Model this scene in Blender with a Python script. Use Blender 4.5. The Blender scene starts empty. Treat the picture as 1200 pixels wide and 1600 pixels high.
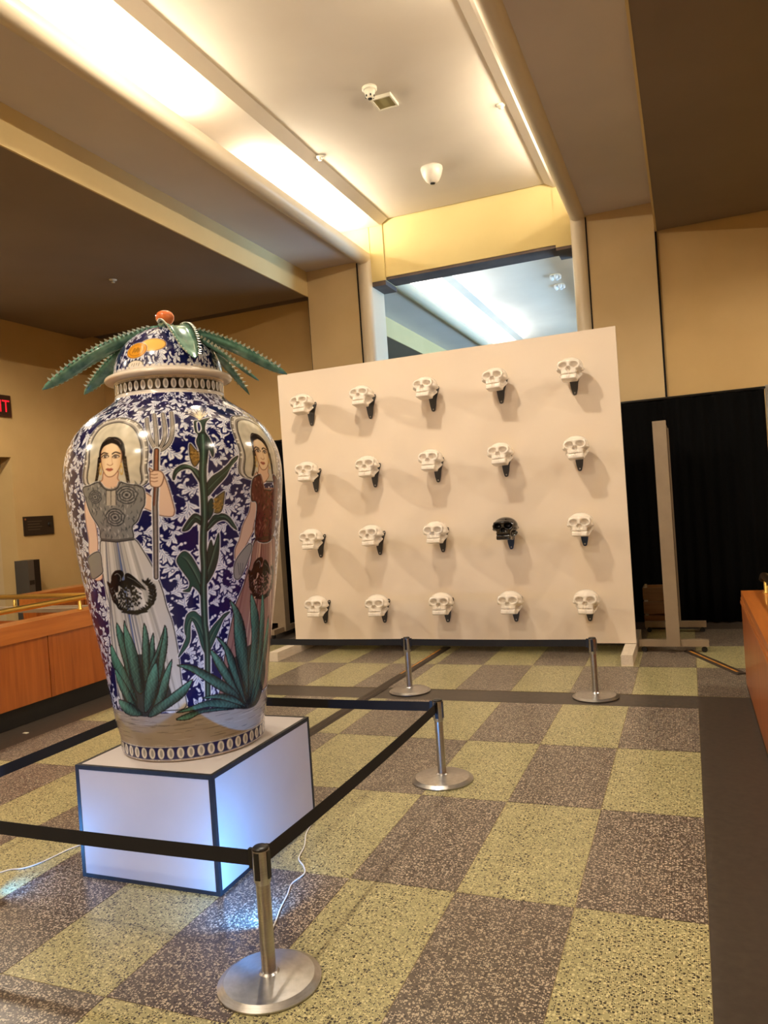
import bpy, bmesh, math, random
import numpy as np
from mathutils import Vector, Matrix

random.seed(7)
rng = np.random.default_rng(7)
scene = bpy.context.scene
COL = scene.collection
PI = math.pi

# ------------------------------------------------------------------ camera
CAM = dict(F=1186.867, yaw=0.381832, pitch=-0.007941, roll=-0.069568, loc=(0.02592, -5.56048, 1.52859))
def cam_axes():
    cy, sy = math.cos(CAM['yaw']), math.sin(CAM['yaw'])
    f = np.array([-sy, cy, 0.]); r = np.array([cy, sy, 0.]); u = np.array([0, 0, 1.])
    cp, sp = math.cos(CAM['pitch']), math.sin(CAM['pitch'])
    f2 = f*cp+u*sp; u2 = u*cp-f*sp
    cr, sr = math.cos(CAM['roll']), math.sin(CAM['roll'])
    return r*cr+u2*sr, u2*cr-r*sr, f2
RX, UX, FX = cam_axes()
CL = np.array(CAM['loc'])
cd = bpy.data.cameras.new('camera')
cam = bpy.data.objects.new('camera', cd); COL.objects.link(cam)
M = Matrix([[RX[i], UX[i], -FX[i], CL[i]] for i in range(3)] + [[0, 0, 0, 1]])
cam.matrix_world = M
cd.sensor_fit = 'VERTICAL'; cd.sensor_height = 36.0; cd.sensor_width = 27.0
cd.lens = CAM['F']*36.0/1600.0
cd.clip_end = 200
scene.camera = cam

# ------------------------------------------------------------------ world, exposure, lights
w = bpy.data.worlds.new('world'); scene.world = w; w.use_nodes = True
w.node_tree.nodes['Background'].inputs[0].default_value = (0.9, 0.8, 0.65, 1)
w.node_tree.nodes['Background'].inputs[1].default_value = 0.05
vs = scene.view_settings
vs.view_transform = 'Standard'; vs.look = 'None'; vs.gamma = 1.0; vs.use_curve_mapping = False
vs.exposure = 0.72
WARM = (1.0, 0.86, 0.68)
COOL = (0.86, 0.93, 1.0)
LED = (0.09, 0.38, 1.0)

def add_light(name, kind, loc, energy, color, target=None, **kw):
    l = bpy.data.lights.new(name, kind); l.energy = energy; l.color = color
    for k, v in kw.items(): setattr(l, k, v)
    o = bpy.data.objects.new(name, l); COL.objects.link(o); o.location = loc
    if target is not None:
        d = Vector(target)-Vector(loc)
        if kind == 'AREA' and abs(d.y) < 1e-6:      # long side stays along the hall
            z = -d.normalized(); yv = Vector((0, 1, 0)); xv = yv.cross(z)
            o.rotation_euler = Matrix((xv, yv, z)).transposed().to_euler()
        else: o.rotation_euler = d.to_track_quat('-Z', 'Y').to_euler()
    return o
# recessed ceiling downlights along the middle of the hall (the fittings are built further down)
DOWN = [(-2.36, -1.15, 205), (-2.36, -5.3, 240), (-2.36, -9.0, 240)]  # rearmost lamp is added for ambient light
for i, (x, y, e) in enumerate(DOWN):
    add_light('downlight_lamp', 'SPOT', (x, y, 5.16), e*1.0, WARM, (x, y, 0), spot_size=math.radians(170), spot_blend=0.35, shadow_soft_size=0.10)
# side aisles: lamps added out of view to brighten the outer walls
for (x, y, e) in [(-6.7, -0.4, 330), (-6.7, -4.5, 200), (2.0, 0.6, 210), (2.0, -3.5, 160)]:
    add_light('aisle_fill_lamp', 'SPOT', (x, y, 4.40), e, WARM, (x, y, 0), spot_size=math.radians(168), spot_blend=0.35, shadow_soft_size=0.15)
# cove strips; the rearmost on each side are added for ambient light
COVE_L = [(-3.95, -1.05, 2.3), (-3.95, 2.35, 2.2), (-3.95, -4.6, 2.3), (-3.95, -8.0, 2.3)]
COVE_R = [(-0.77, 2.0, 2.2), (-0.77, -1.4, 2.2), (-0.77, -4.8, 2.2), (-0.77, -8.0, 2.2)]
for (x, y, L) in COVE_L:
    add_light('cove_lamp', 'AREA', (x, y, 4.965), 40, (1.0, 0.90, 0.73), (x+0.5, y, 5.765), shape='RECTANGLE', size=0.05, size_y=L)
for (x, y, L) in COVE_R:
    add_light('cove_lamp', 'AREA', (x, y, 4.965), 40, (1.0, 0.88, 0.70), (x-0.5, y, 5.765), shape='RECTANGLE', size=0.05, size_y=L)
# adjoining hall: cove strips and an added blue light
FAR_COVE = [(-3.95, 6.3, 3.2, 125), (-3.95, 10.5, 3.2, 125), (-0.77, 7, 4, 14), (-0.77, 12, 4, 14)]
for (x, y, L, e) in FAR_COVE:
    add_light('far_cove_lamp', 'AREA', (x, y, 4.875), e, COOL, (x, y, 9), shape='RECTANGLE', size=0.06, size_y=L)
add_light('far_added_light', 'AREA', (3.90, 9.0, 2.5), 1150, (0.38, 0.66, 1.0), (-4.5, 9.0, 4.6), shape='RECTANGLE', size=2.5, size_y=6)

# ------------------------------------------------------------------ helpers
def s2l(c):
    c = np.asarray(c, float)/255.0
    return np.where(c <= 0.04045, c/12.92, ((c+0.055)/1.055)**2.4)
def rgb(r, g, b): return tuple(float(v) for v in s2l((r, g, b)))+(1.0,)

class NT:
    def __init__(self, mat):
        self.t = mat.node_tree; self.b = self.t.nodes['Principled BSDF']
    def n(self, typ, **kw):
        x = self.t.nodes.new(typ)
        for k, v in kw.items():
            if hasattr(x, k) and not isinstance(v, tuple): setattr(x, k, v)
            else: x.inputs[k].default_value = v
        return x
    def l(self, a, b): self.t.links.new(a, b)

def pmat(name, color, rough=0.6, metal=0.0, spec=0.5, coat=0.0):
    m = bpy.data.materials.new(name); m.use_nodes = True
    b = m.node_tree.nodes['Principled BSDF']
    b.inputs['Base Color'].default_value = color
    b.inputs['Roughness'].default_value = rough
    b.inputs['Metallic'].default_value = metal
    b.inputs['Specular IOR Level'].default_value = spec
    if coat: b.inputs['Coat Weight'].default_value = coat; b.inputs['Coat Roughness'].default_value = 0.05
    return m

def noise_mat(name, c1, c2, scale=6.0, rough=0.7, bump=0.0, bscale=120.0, detail=4.0, stretch=(1, 1, 1), metal=0.0, coat=0.0, obj=False):
    m = pmat(name, c1, rough, metal, coat=coat); k = NT(m)
    g = k.n('ShaderNodeTexCoord') if obj else k.n('ShaderNodeNewGeometry')
    src = g.outputs['Object'] if obj else g.outputs['Position']
    mp = k.n('ShaderNodeMapping'); mp.inputs['Scale'].default_value = stretch; k.l(src, mp.inputs['Vector'])
    no = k.n('ShaderNodeTexNoise'); no.inputs['Scale'].default_value = scale; no.inputs['Detail'].default_value = detail
    k.l(mp.outputs[0], no.inputs['Vector'])
    cr = k.n('ShaderNodeValToRGB'); cr.color_ramp.elements[0].color = c1; cr.color_ramp.elements[1].color = c2
    cr.color_ramp.elements[0].position = 0.3; cr.color_ramp.elements[1].position = 0.7
    k.l(no.outputs['Fac'], cr.inputs['Fac']); k.l(cr.outputs['Color'], k.b.inputs['Base Color'])
    if bump:
        n2 = k.n('ShaderNodeTexNoise'); n2.inputs['Scale'].default_value = bscale; n2.inputs['Detail'].default_value = 3
        k.l(mp.outputs[0], n2.inputs['Vector'])
        bp = k.n('ShaderNodeBump'); bp.inputs['Strength'].default_value = bump; bp.inputs['Distance'].default_value = 0.004
        k.l(n2.outputs['Fac'], bp.inputs['Height']); k.l(bp.outputs['Normal'], k.b.inputs['Normal'])
    return m

def terrazzo(name, base, base2, light, dark, scale=95.0, plight=0.16, pdark=0.2, rough=0.28):
    m = pmat(name, base, rough); k = NT(m)
    g = k.n('ShaderNodeNewGeometry')
    no = k.n('ShaderNodeTexNoise'); no.inputs['Scale'].default_value = 3.0; no.inputs['Detail'].default_value = 5
    k.l(g.outputs['Position'], no.inputs['Vector'])
    mx = k.n('ShaderNodeMix', data_type='RGBA'); mx.inputs[6].default_value = base; mx.inputs[7].default_value = base2
    k.l(no.outputs['Fac'], mx.inputs[0])
    cur = mx.outputs[2]
    for sc, col, p, thr in ((scale, light, plight, 0.34), (scale*1.1, dark, pdark, 0.36), (scale*2.1, light, plight*1.3, 0.4), (scale*2.3, dark, pdark*1.1, 0.4)):
        off = k.n('ShaderNodeVectorMath', operation='ADD'); off.inputs[1].default_value = (sc*0.013, sc*0.037, 0)
        k.l(g.outputs['Position'], off.inputs[0])
        v = k.n('ShaderNodeTexVoronoi'); v.inputs['Scale'].default_value = sc; v.inputs['Randomness'].default_value = 1.0
        v.voronoi_dimensions = '2D'
        k.l(off.outputs[0], v.inputs['Vector'])
        sep = k.n('ShaderNodeSeparateColor'); k.l(v.outputs['Color'], sep.inputs[0])
        lt = k.n('ShaderNodeMath', operation='LESS_THAN'); lt.inputs[1].default_value = p; k.l(sep.outputs[0], lt.inputs[0])
        ds = k.n('ShaderNodeMath', operation='LESS_THAN'); ds.inputs[1].default_value = thr; k.l(v.outputs['Distance'], ds.inputs[0])
        mu = k.n('ShaderNodeMath', operation='MULTIPLY'); k.l(lt.outputs[0], mu.inputs[0]); k.l(ds.outputs[0], mu.inputs[1])
        m2 = k.n('ShaderNodeMix', data_type='RGBA'); m2.inputs[7].default_value = col
        k.l(mu.outputs[0], m2.inputs[0]); k.l(cur, m2.inputs[6]); cur = m2.outputs[2]
    k.l(cur, k.b.inputs['Base Color'])
    return m

def wood(name, c1, c2, axis='Z', rough=0.32, scale=1.0):
    m = pmat(name, c1, rough, coat=0.25); k = NT(m)
    g = k.n('ShaderNodeNewGeometry')
    st = {'X': (0.6, 9, 9), 'Y': (9, 0.6, 9), 'Z': (9, 9, 0.6)}[axis]
    mp = k.n('ShaderNodeMapping'); mp.inputs['Scale'].default_value = tuple(s*scale for s in st); k.l(g.outputs['Position'], mp.inputs['Vector'])
    no = k.n('ShaderNodeTexNoise'); no.inputs['Scale'].default_value = 2.5; no.inputs['Detail'].default_value = 7; no.inputs['Distortion'].default_value = 0.6
    k.l(mp.outputs[0], no.inputs['Vector'])
    cr = k.n('ShaderNodeValToRGB'); cr.color_ramp.elements[0].color = c1; cr.color_ramp.elements[1].color = c2
    cr.color_ramp.elements[0].position = 0.28; cr.color_ramp.elements[1].position = 0.72
    k.l(no.outputs['Fac'], cr.inputs['Fac']); k.l(cr.outputs['Color'], k.b.inputs['Base Color'])
    return m

def emit(name, color, strength):
    m = bpy.data.materials.new(name); m.use_nodes = True
    b = m.node_tree.nodes['Principled BSDF']
    b.inputs['Base Color'].default_value = color
    b.inputs['Emission Color'].default_value = color; b.inputs['Emission Strength'].default_value = strength
    return m

class MB:
    def __init__(self): self.bm = bmesh.new()
    def box(self, x0, x1, y0, y1, z0, z1):
        v = [self.bm.verts.new(p) for p in ((x0,y0,z0),(x1,y0,z0),(x1,y1,z0),(x0,y1,z0),(x0,y0,z1),(x1,y0,z1),(x1,y1,z1),(x0,y1,z1))]
        for f in ((3,2,1,0),(4,5,6,7),(0,1,5,4),(1,2,6,5),(2,3,7,6),(3,0,4,7)): self.bm.faces.new([v[i] for i in f])
        return self
    def prism(self, poly, axis, a, b):
        # poly: list of 2D points; axis 'x','y','z' extruded from a to b
        def P(p, t):
            return {'x': (t, p[0], p[1]), 'y': (p[0], t, p[1]), 'z': (p[0], p[1], t)}[axis]
        A = [self.bm.verts.new(P(p, a)) for p in poly]; B = [self.bm.verts.new(P(p, b)) for p in poly]
        n = len(poly)
        self.bm.faces.new(A); self.bm.faces.new(B[::-1])
        for i in range(n): self.bm.faces.new((A[i], B[i], B[(i+1) % n], A[(i+1) % n]))
        return self
    def lathe(self, prof, n=48, c=(0, 0), smooth=True, a0=0, a1=2*PI, axis='z'):
        rings = []
        full = abs(a1-a0-2*PI) < 1e-6
        m = n if full else n+1
        for r, z in prof:
            if r < 1e-6: rings.append([self.bm.verts.new((c[0], c[1], z))])
            else: rings.append([self.bm.verts.new((c[0]+r*math.cos(a0+(a1-a0)*i/n), c[1]+r*math.sin(a0+(a1-a0)*i/n), z)) for i in range(m)])
        for A, B in zip(rings, rings[1:]):
            for i in range(n):
                j = (i+1) % m
                if len(A) == 1 and len(B) == 1: continue
                if len(A) == 1: f = self.bm.faces.new((A[0], B[j], B[i]))
                elif len(B) == 1: f = self.bm.faces.new((A[i], A[j], B[0]))
                else: f = self.bm.faces.new((A[i], A[j], B[j], B[i]))
                f.smooth = smooth
        return self
    def tube(self, pts, r, n=10, caps=True):
        pts = [Vector(p) for p in pts]; rings = []
        rr = r if isinstance(r, (list, tuple)) else [r]*len(pts)
        up = Vector((0, 0, 1))
        for i, p in enumerate(pts):
            d = (pts[min(i+1, len(pts)-1)]-pts[max(i-1, 0)]).normalized()
            a = d.cross(up)
            if a.length < 1e-3: a = d.cross(Vector((1, 0, 0)))
            a.normalize(); b = a.cross(d).normalized()
            rings.append([self.bm.verts.new(p+(a*math.cos(2*PI*k/n)+b*math.sin(2*PI*k/n))*rr[i]) for k in range(n)])
        for A, B in zip(rings, rings[1:]):
            for k in range(n):
                f = self.bm.faces.new((A[k], A[(k+1) % n], B[(k+1) % n], B[k])); f.smooth = True
        if caps:
            self.bm.faces.new(rings[0][::-1]); self.bm.faces.new(rings[-1])
        return self
    def disc(self, c, r, n=24, axis='z', h=0.0):
        return self
    def bevel(self, w, seg=1):
        es = [e for e in self.bm.edges if len(e.link_faces) == 2 and e.calc_face_angle(0) > 0.5]
        bmesh.ops.bevel(self.bm, geom=es, offset=w, segments=seg, affect='EDGES', profile=0.5); return self
    def mesh(self, name, mat):
        bmesh.ops.recalc_face_normals(self.bm, faces=self.bm.faces)
        me = bpy.data.meshes.new(name); self.bm.to_mesh(me); self.bm.free()
        if mat: me.materials.append(mat)
        return me
    def build(self, name, mat, parent=None, **kw):
        o = bpy.data.objects.new(name, self.mesh(name, mat)); COL.objects.link(o)
        if parent is not None: o.parent = parent
        for k, v in kw.items(): o[k] = v
        return o

def BX(*a): return MB().box(*a)
def linkmesh(name, me, parent=None, loc=None):
    o = bpy.data.objects.new(name, me); COL.objects.link(o)
    if parent is not None: o.parent = parent
    if loc is not None: o.location = loc
    return o
def thing(name, label, cat, loc=(0, 0, 0), rotz=0.0, group=None, kind=None):
    o = bpy.data.objects.new(name, None); COL.objects.link(o); o.empty_display_size = 0.1
    o.location = loc; o.rotation_euler = (0, 0, rotz)
    if kind: o['kind'] = kind
    if label: o['label'] = label
    if cat: o['category'] = cat
    if group: o['group'] = group
    return o
def tag(o, label, cat, group=None):
    o['label'] = label; o['category'] = cat
    if group: o['group'] = group
    return o
def struct(o, label=None):
    o['kind'] = 'structure'
    if label: o['label'] = label
    return o
def dup(root, loc, label=None):
    r = root.copy(); COL.objects.link(r); r.location = loc
    if label: r['label'] = label
    for ch in list(root.children):
        c = ch.copy(); COL.objects.link(c); c.parent = r
        for g in list(ch.children):
            d = g.copy(); COL.objects.link(d); d.parent = c
    return r

# ------------------------------------------------------------------ materials
WALL = noise_mat('tan_wall_paint', rgb(204, 172, 116), rgb(196, 164, 108), 2.0, 0.75, 0.05, 150)
PIER = noise_mat('tan_pier_paint', rgb(206, 180, 134), rgb(199, 173, 127), 2.0, 0.7, 0.04, 150)
LINTEL = noise_mat('yellow_lintel_paint', rgb(226, 206, 144), rgb(219, 199, 137), 1.5, 0.7, 0.04, 150)
CEIL = noise_mat('white_ceiling_plaster', rgb(216, 206, 190), rgb(208, 197, 181), 1.2, 0.8, 0.05, 120)
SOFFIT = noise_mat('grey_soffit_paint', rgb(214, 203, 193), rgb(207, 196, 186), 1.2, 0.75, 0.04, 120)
LOWSOF = noise_mat('shaded_low_soffit_paint', rgb(132, 115, 95), rgb(125, 108, 89), 1.2, 0.75, 0.04, 120)  # soffit paint darkened in colour to stand for the shade there
FASCIA = noise_mat('yellow_fascia_paint', rgb(214, 190, 136), rgb(207, 183, 129), 1.5, 0.7)
MOLD = pmat('cream_molding_paint', rgb(216, 202, 176), 0.38)
BLACKW = pmat('black_shade_strip', rgb(22, 18, 15), 0.9)
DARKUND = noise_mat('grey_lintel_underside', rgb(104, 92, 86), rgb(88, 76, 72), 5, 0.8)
BORDER = noise_mat('dark_border_terrazzo', rgb(74, 66, 58), rgb(62, 55, 49), 26, 0.42, 0.03, 200)
JOINT = pmat('tan_joint', rgb(128, 112, 74), 0.6)
TILE_P = terrazzo('purple_brown_terrazzo', rgb(92, 81, 73), rgb(82, 72, 65), rgb(180, 167, 146), rgb(44, 37, 34), 70, 0.30, 0.20)
TILE_G = terrazzo('green_terrazzo', rgb(164, 157, 114), rgb(152, 145, 104), rgb(198, 190, 142), rgb(50, 44, 36), 70, 0.20, 0.22)
WOODV = wood('orange_wood_panel', rgb(142, 72, 24), rgb(172, 94, 36), 'Z')
WOODH = wood('orange_wood_rail', rgb(160, 88, 32), rgb(186, 110, 46), 'Y')
WOODX = wood('orange_wood_cross', rgb(142, 72, 24), rgb(168, 92, 36), 'X')
BRASS = pmat('brushed_brass', rgb(206, 172, 92), 0.28, 1.0)
PLINTH = pmat('black_plinth_rubber', rgb(20, 19, 18), 0.5)
STEEL = noise_mat('brushed_steel', rgb(196, 195, 194), rgb(180, 179, 178), 40, 0.3, metal=1.0, stretch=(1, 1, 8))
BLK = pmat('black_plastic', rgb(20, 20, 22), 0.35)
BELT = noise_mat('black_belt_webbing', rgb(15, 16, 22), rgb(22, 23, 30), 300, 0.75, stretch=(1, 1, 6))
WHITE = noise_mat('white_pedestal_paint', rgb(206, 200, 200), rgb(199, 193, 193), 3, 0.5, 0.03, 40)
EDGE = noise_mat('black_edge_paint', rgb(26, 30, 36), rgb(38, 42, 48), 30, 0.5)
BOARD = noise_mat('cream_board_paint', rgb(224, 208, 188), rgb(219, 202, 181), 1.3, 0.55, 0.02, 60)
LUMBER = noise_mat('white_painted_lumber', rgb(216, 204, 186), rgb(204, 190, 170), 12, 0.6, stretch=(6, 1, 6))
CERAM = pmat('white_skull_ceramic', rgb(232, 222, 208), 0.25, coat=0.4)
CERAMB = pmat('black_skull_ceramic', rgb(16, 15, 14), 0.16, coat=0.6)
PLATE = pmat('dark_steel_plate', rgb(66, 64, 62), 0.45, 0.3)
PLATEB = pmat('blue_grey_steel_plate', rgb(52, 66, 92), 0.4, 0.6)
SCREW = pmat('zinc_screw', rgb(196, 192, 186), 0.3, 1.0)
CURT = noise_mat('black_curtain_cloth', rgb(5, 5, 6), rgb(9, 9, 9), 60, 0.92)
CURT.node_tree.nodes['Principled BSDF'].inputs['Specular IOR Level'].default_value = 0.1
PARTN = noise_mat('taupe_partition_laminate', rgb(140, 122, 98), rgb(132, 114, 92), 8, 0.55)
PARTD = noise_mat('brown_partition_fabric', rgb(96, 76, 54), rgb(88, 69, 49), 60, 0.9)
GREYM = pmat('grey_metal', rgb(120, 112, 100), 0.4, 0.7)
PLASTW = pmat('white_plastic', rgb(232, 226, 206), 0.4)
CORDM = pmat('white_cord', rgb(228, 226, 220), 0.45)

# ------------------------------------------------------------------ floor
T = 0.4572
floor = struct(BX(-5.12, 4.0, -10.5, 14.0, -0.25, -0.003).build('floor', BORDER), 'dark terrazzo border floor with inlaid checkerboard tiles')
BX(-8.9, -5.12, -0.25, 14.0, -0.25, -0.003).build('landing_slab', BORDER, floor)
tile_me = {}
for nm, mt in (('p', TILE_P), ('g', TILE_G)):
    g = 0.0016
    tile_me[nm] = BX(g, T-g, g, 2*T-g, -0.002, 0.0).mesh('tile', mt)
BX(-10*T, 0, -10*T*1.0-2.0, 0, -0.0029, -0.0012).build('joint_bed', JOINT, floor)
YB = 0.335
BX(-10*T, 3*T, YB, YB+3*2*T, -0.0029, -0.0012).build('joint_bed', JOINT, floor)
for c in range(10):
    for r in range(7):
        linkmesh('tile', tile_me['p' if (c+r) % 2 == 0 else 'g'], floor, (-(c+1)*T, -(r+1)*2*T, 0))
for c in range(-3, 10):
    for r in range(3):
        linkmesh('tile', tile_me['g' if (c+r) % 2 == 0 else 'p'], floor, (-(c+1)*T, YB+r*2*T, 0))
# stairwells either side
struct(BX(-8.9, -4.9, -10.5, -0.2, -2.05, -1.8).build('floor', BORDER), 'sunken stair landing floor beside the left parapet')

# ------------------------------------------------------------------ ceiling
def ceiling(y0, y1, label):
    root = thing('ceiling', label, None, (0, 0, 0), kind='structure')
    XL, XR = -8.9, 4.2
    b = lambda x0, x1, z0, z1, n, m: BX(x0, x1, y0, y1, z0, z1).build(n, m, root)
    # centre bay with chamfered steps
    MB().prism([(-4.42, 5.19), (-3.47, 5.17), (-3.36, 5.235), (-1.34, 5.235), (-1.235, 5.17), (-0.30, 5.19), (-0.30, 5.6), (-4.42, 5.6)], 'y', y0, y1).build('centre_bay', CEIL, root)
    # mid soffits with the cove troughs above them
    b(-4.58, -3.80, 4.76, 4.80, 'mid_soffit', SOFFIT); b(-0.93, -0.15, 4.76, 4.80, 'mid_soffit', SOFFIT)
    b(-4.50, -4.42, 4.80, 5.6, 'cove_back', CEIL); b(-0.30, -0.22, 4.80, 5.6, 'cove_back', CEIL)
    # low soffits and their fascias
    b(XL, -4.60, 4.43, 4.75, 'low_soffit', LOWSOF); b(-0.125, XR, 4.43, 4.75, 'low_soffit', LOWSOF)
    b(-4.60, -4.58, 4.425, 5.6, 'fascia', FASCIA); b(-0.145, -0.125, 4.425, 5.6, 'fascia', FASCIA)
    # round mouldings at the cove lips
    for x0, x1 in ((-3.83, -3.64), (-1.075, -0.895)):
        cx = (x0+x1)/2; rx = (x1-x0)/2
        poly = [(cx+rx*math.cos(PI+PI*k/12), 4.785+0.085*math.sin(PI+PI*k/12)) for k in range(13)]
        poly += [(x1, 4.83), (cx+rx*0.6, 4.86), (cx-rx*0.6, 4.86), (x0, 4.83)]
        mo = MB().prism(poly, 'y', y0, y1-0.0).build('round_molding', MOLD, root)
        for p in mo.data.polygons: p.use_smooth = len(p.vertices) == 4
        try: mo.data.set_sharp_from_angle(angle=0.7)
        except Exception: pass
    return root
ceiling(-10.5, 3.70, 'stepped hall ceiling with light coves and rounded mouldings')
ceiling(4.12, 14.0, 'stepped ceiling of the adjoining hall beyond the opening')

# ------------------------------------------------------------------ walls
wf = thing('wall_far', 'tan far wall with piers framing a wide opening', None, kind='structure')
BX(-4.58, -3.83, 3.70, 4.12, 0, 4.76).build('pier', PIER, wf)
BX(-0.90, -0.15, 3.70, 4.12, 0, 4.76).build('pier', PIER, wf)
BX(-8.9, -4.575, 4.10, 4.5, 0, 4.5).build('wall_panel', WALL, wf)
BX(-0.135, 4.2, 3.76, 4.12, 0, 4.5).build('wall_panel', WALL, wf)
BX(-0.152, -0.128, 3.725, 3.80, 0, 4.5).build('shade_strip', BLACKW, wf)  # black strips stand in for the shade along the pier edges
BX(-4.60, -4.577, 3.725, 4.15, 0, 4.43).build('shade_strip', BLACKW, wf)
BX(-3.45, -1.26, 3.735, 4.07, 4.50, 5.6).build('lintel', LINTEL, wf)
BX(-3.45, -1.26, 3.745, 4.075, 4.465, 4.50).build('lintel_underside', DARKUND, wf)
for x0, x1 in ((-3.64, -3.452), (-1.258, -1.07)):
    BX(x0, x1, 3.715, 4.12, 4.46, 5.6).build('lintel_end', LINTEL, wf)
    BX(x0, x1, 3.72, 4.13, 4.40 if x0 < -3 else 4.425, 4.46).build('lintel_end_underside', DARKUND, wf)
BX(-4.5, -3.64, 3.705, 4.12, 4.76, 5.6).build('cove_end', LINTEL, wf)
BX(-1.07, -0.2, 3.705, 4.12, 4.76, 5.6).build('cove_end', LINTEL, wf)
for x0, x1 in ((-3.83, -3.64), (-1.075, -0.895)):
    cx = (x0+x1)/2; rx = (x1-x0)/2
    poly = [(cx+rx*math.cos(PI+PI*k/14), 3.72+0.075*math.sin(PI+PI*k/14)) for k in range(15)] + [(x1, 4.12), (x0, 4.12)]
    mo = MB().prism(poly, 'z', 0, 4.80).build('round_jamb', MOLD, wf)
    for p in mo.data.polygons: p.use_smooth = len(p.vertices) == 4
    try: mo.data.set_sharp_from_angle(angle=0.7)
    except Exception: pass
BX(-0.91, -0.888, 3.69, 3.705, 0, 4.74).build('shade_strip', BLACKW, wf)
BX(-3.842, -3.822, 3.69, 3.705, 0, 4.74).build('shade_strip', BLACKW, wf)

wl = thing('wall_left', 'tan side wall beyond the stairwell', None, kind='structure')
BX(-8.8, -8.5, 2.19, 4.3, -2, 4.5).build('wall_panel', WALL, wl)
BX(-8.8, -8.5, -10.5, 0.9, -2, 4.5).build('wall_panel', WALL, wl)
BX(-8.8, -8.5, 0.9, 2.19, 2.545, 4.5).build('door_head', WALL, wl)
BX(-10.4, -8.801, 2.195, 2.4, 0, 2.8).build('recess_side', PIER, wl)
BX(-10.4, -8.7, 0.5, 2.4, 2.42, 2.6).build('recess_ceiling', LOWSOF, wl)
BX(-10.6, -10.4, 0.5, 2.4, 0, 2.8).build('recess_back', WALL, wl)
BX(-10.4, -8.5, 0.4, 2.4, -0.2, -0.004).build('recess_floor', BORDER, wl)
struct(BX(4.0, 4.3, -10.5, 4.1, -2, 4.6).build('wall_right', WALL), 'tan side wall of the opposite aisle')
struct(BX(-8.9, 4.3, -10.8, -10.5, -2, 5.7).build('wall_rear', WALL), 'tan rear wall of the hall')
struct(BX(-8.9, -8.5, 4.5, 14, 0, 5.6).build('wall_left', PIER), 'pale side wall of the adjoining hall')
struct(BX(4.0, 4.3, 4.12, 14, 0, 5.6).build('wall_right', PIER), 'pale opposite side wall of the adjoining hall')
struct(BX(-8.9, 4.3, 14.0, 14.3, 0, 5.7).build('wall_rear', PIER), 'pale end wall of the adjoining hall')
struct(BX(-8.9, 4.3, -10.8, 14.3, 5.6, 5.8).build('ceiling', CEIL), 'roof slab over the hall')

wn = thing('added_window_1', 'added window with glowing panes in the side wall of the adjoining hall', None, (3.99, 9.0, 1.2), kind='structure')  # made-up window that carries the blue light in the adjoining hall
for k in range(4):
    BX(-0.02, 0.0, -3.0+1.5*k+0.03, -1.5+1.5*k-0.03, 0.05, 2.55).build('pane', emit('added_glow_pane', (0.45, 0.70, 1.0, 1), 1.5), wn)
for k in range(5): BX(-0.05, 0.0, -3.03+1.5*k, -2.97+1.5*k, 0.0, 2.6).build('mullion', MOLD, wn)
for z in (0.0, 2.55): BX(-0.05, 0.0, -3.03, 3.03, z, z+0.05).build('window_frame', MOLD, wn)

# ------------------------------------------------------------------ parapets
def parapet_left():
    t = thing('wood_parapet', 'long orange wood parapet with black plinth and brass handrail beside the painted jar', 'parapet', (-4.95, -0.05, 0))
    X, Y = 4.95, 0.05   # local = world + (X,Y)
    L = lambda x0, x1, y0, y1, z0, z1: BX(x0+X, x1+X, y0+Y, y1+Y, z0, z1)
    L(-5.10, -4.95, -10.4, -0.06, 0, 0.15).build('plinth', PLINTH, t)
    L(-5.12, -4.935, -10.4, -0.052, 0.15, 0.66).build('core', WOODV, t)
    y = -0.045
    for k in range(8):
        y0 = y-0.745
        L(-4.945, -4.925, y0+0.006, y, 0.152, 0.66).build('panel', WOODV, t)
        y = y0
        if k % 1 == 0:
            L(-4.945, -4.921, y-0.036, y, 0.152, 0.66).build('stile', WOODV, t); y -= 0.042
    L(-5.13, -4.912, -10.4, -0.04, 0.66, 0.80).build('cap_board', WOODH, t)
    # return leg around the stairwell
    L(-8.48, -5.13, -0.22, -0.07, -1.75, 0.66).build('return_core', WOODX, t)
    for k in range(3): L(-8.48, -5.13, -0.235, -0.215, 0.70-0.16*k-0.10, 0.70-0.16*k-0.012).build('return_board', WOODX, t)
    L(-8.48, -5.13, -0.25, -0.04, 0.765, 0.80).build('return_cap', PARTN, t)
    rl = MB().tube([(-5.03+X, -10.4+Y, 0.905), (-5.03+X, -0.28+Y, 0.905), (-5.035+X, -0.22+Y, 0.905), (-5.05+X, -0.18+Y, 0.905), (-5.10+X, -0.15+Y, 0.905), (-8.4+X, -0.145+Y, 0.905)], 0.024, 14).build('handrail', BRASS, t)
    ps = [(-5.03, -0.34-1.45*k) for k in range(7)]+[(-6.02-1.2*k, -0.145) for k in range(2)]
    for (px, py) in ps:
        MB().lathe([(0, 0.80), (0.026, 0.80), (0.026, 0.806), (0.015, 0.812), (0.015, 0.872), (0.010, 0.878), (0.010, 0.895), (0, 0.895)], 16, (px+X, py+Y)).build('post', BRASS, t)
parapet_left()
def parapet_far():
    t = thing('wood_parapet', 'short orange wood parapet across the stairwell under the plaque', 'parapet', (-7.1, 2.0, 0))
    BX(-0.10, 0.10, -0.98, 1.2, 0, 0.66).build('core', WOODV, t)
    BX(-0.13, 0.13, -1.0, 1.25, 0.66, 0.80).build('cap_board', WOODH, t)
    for k in range(3): BX(0.1, 0.115, -0.95+0.72*k, -0.25+0.72*k, 0.1, 0.65).build('panel', WOODV, t)
parapet_far()
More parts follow.
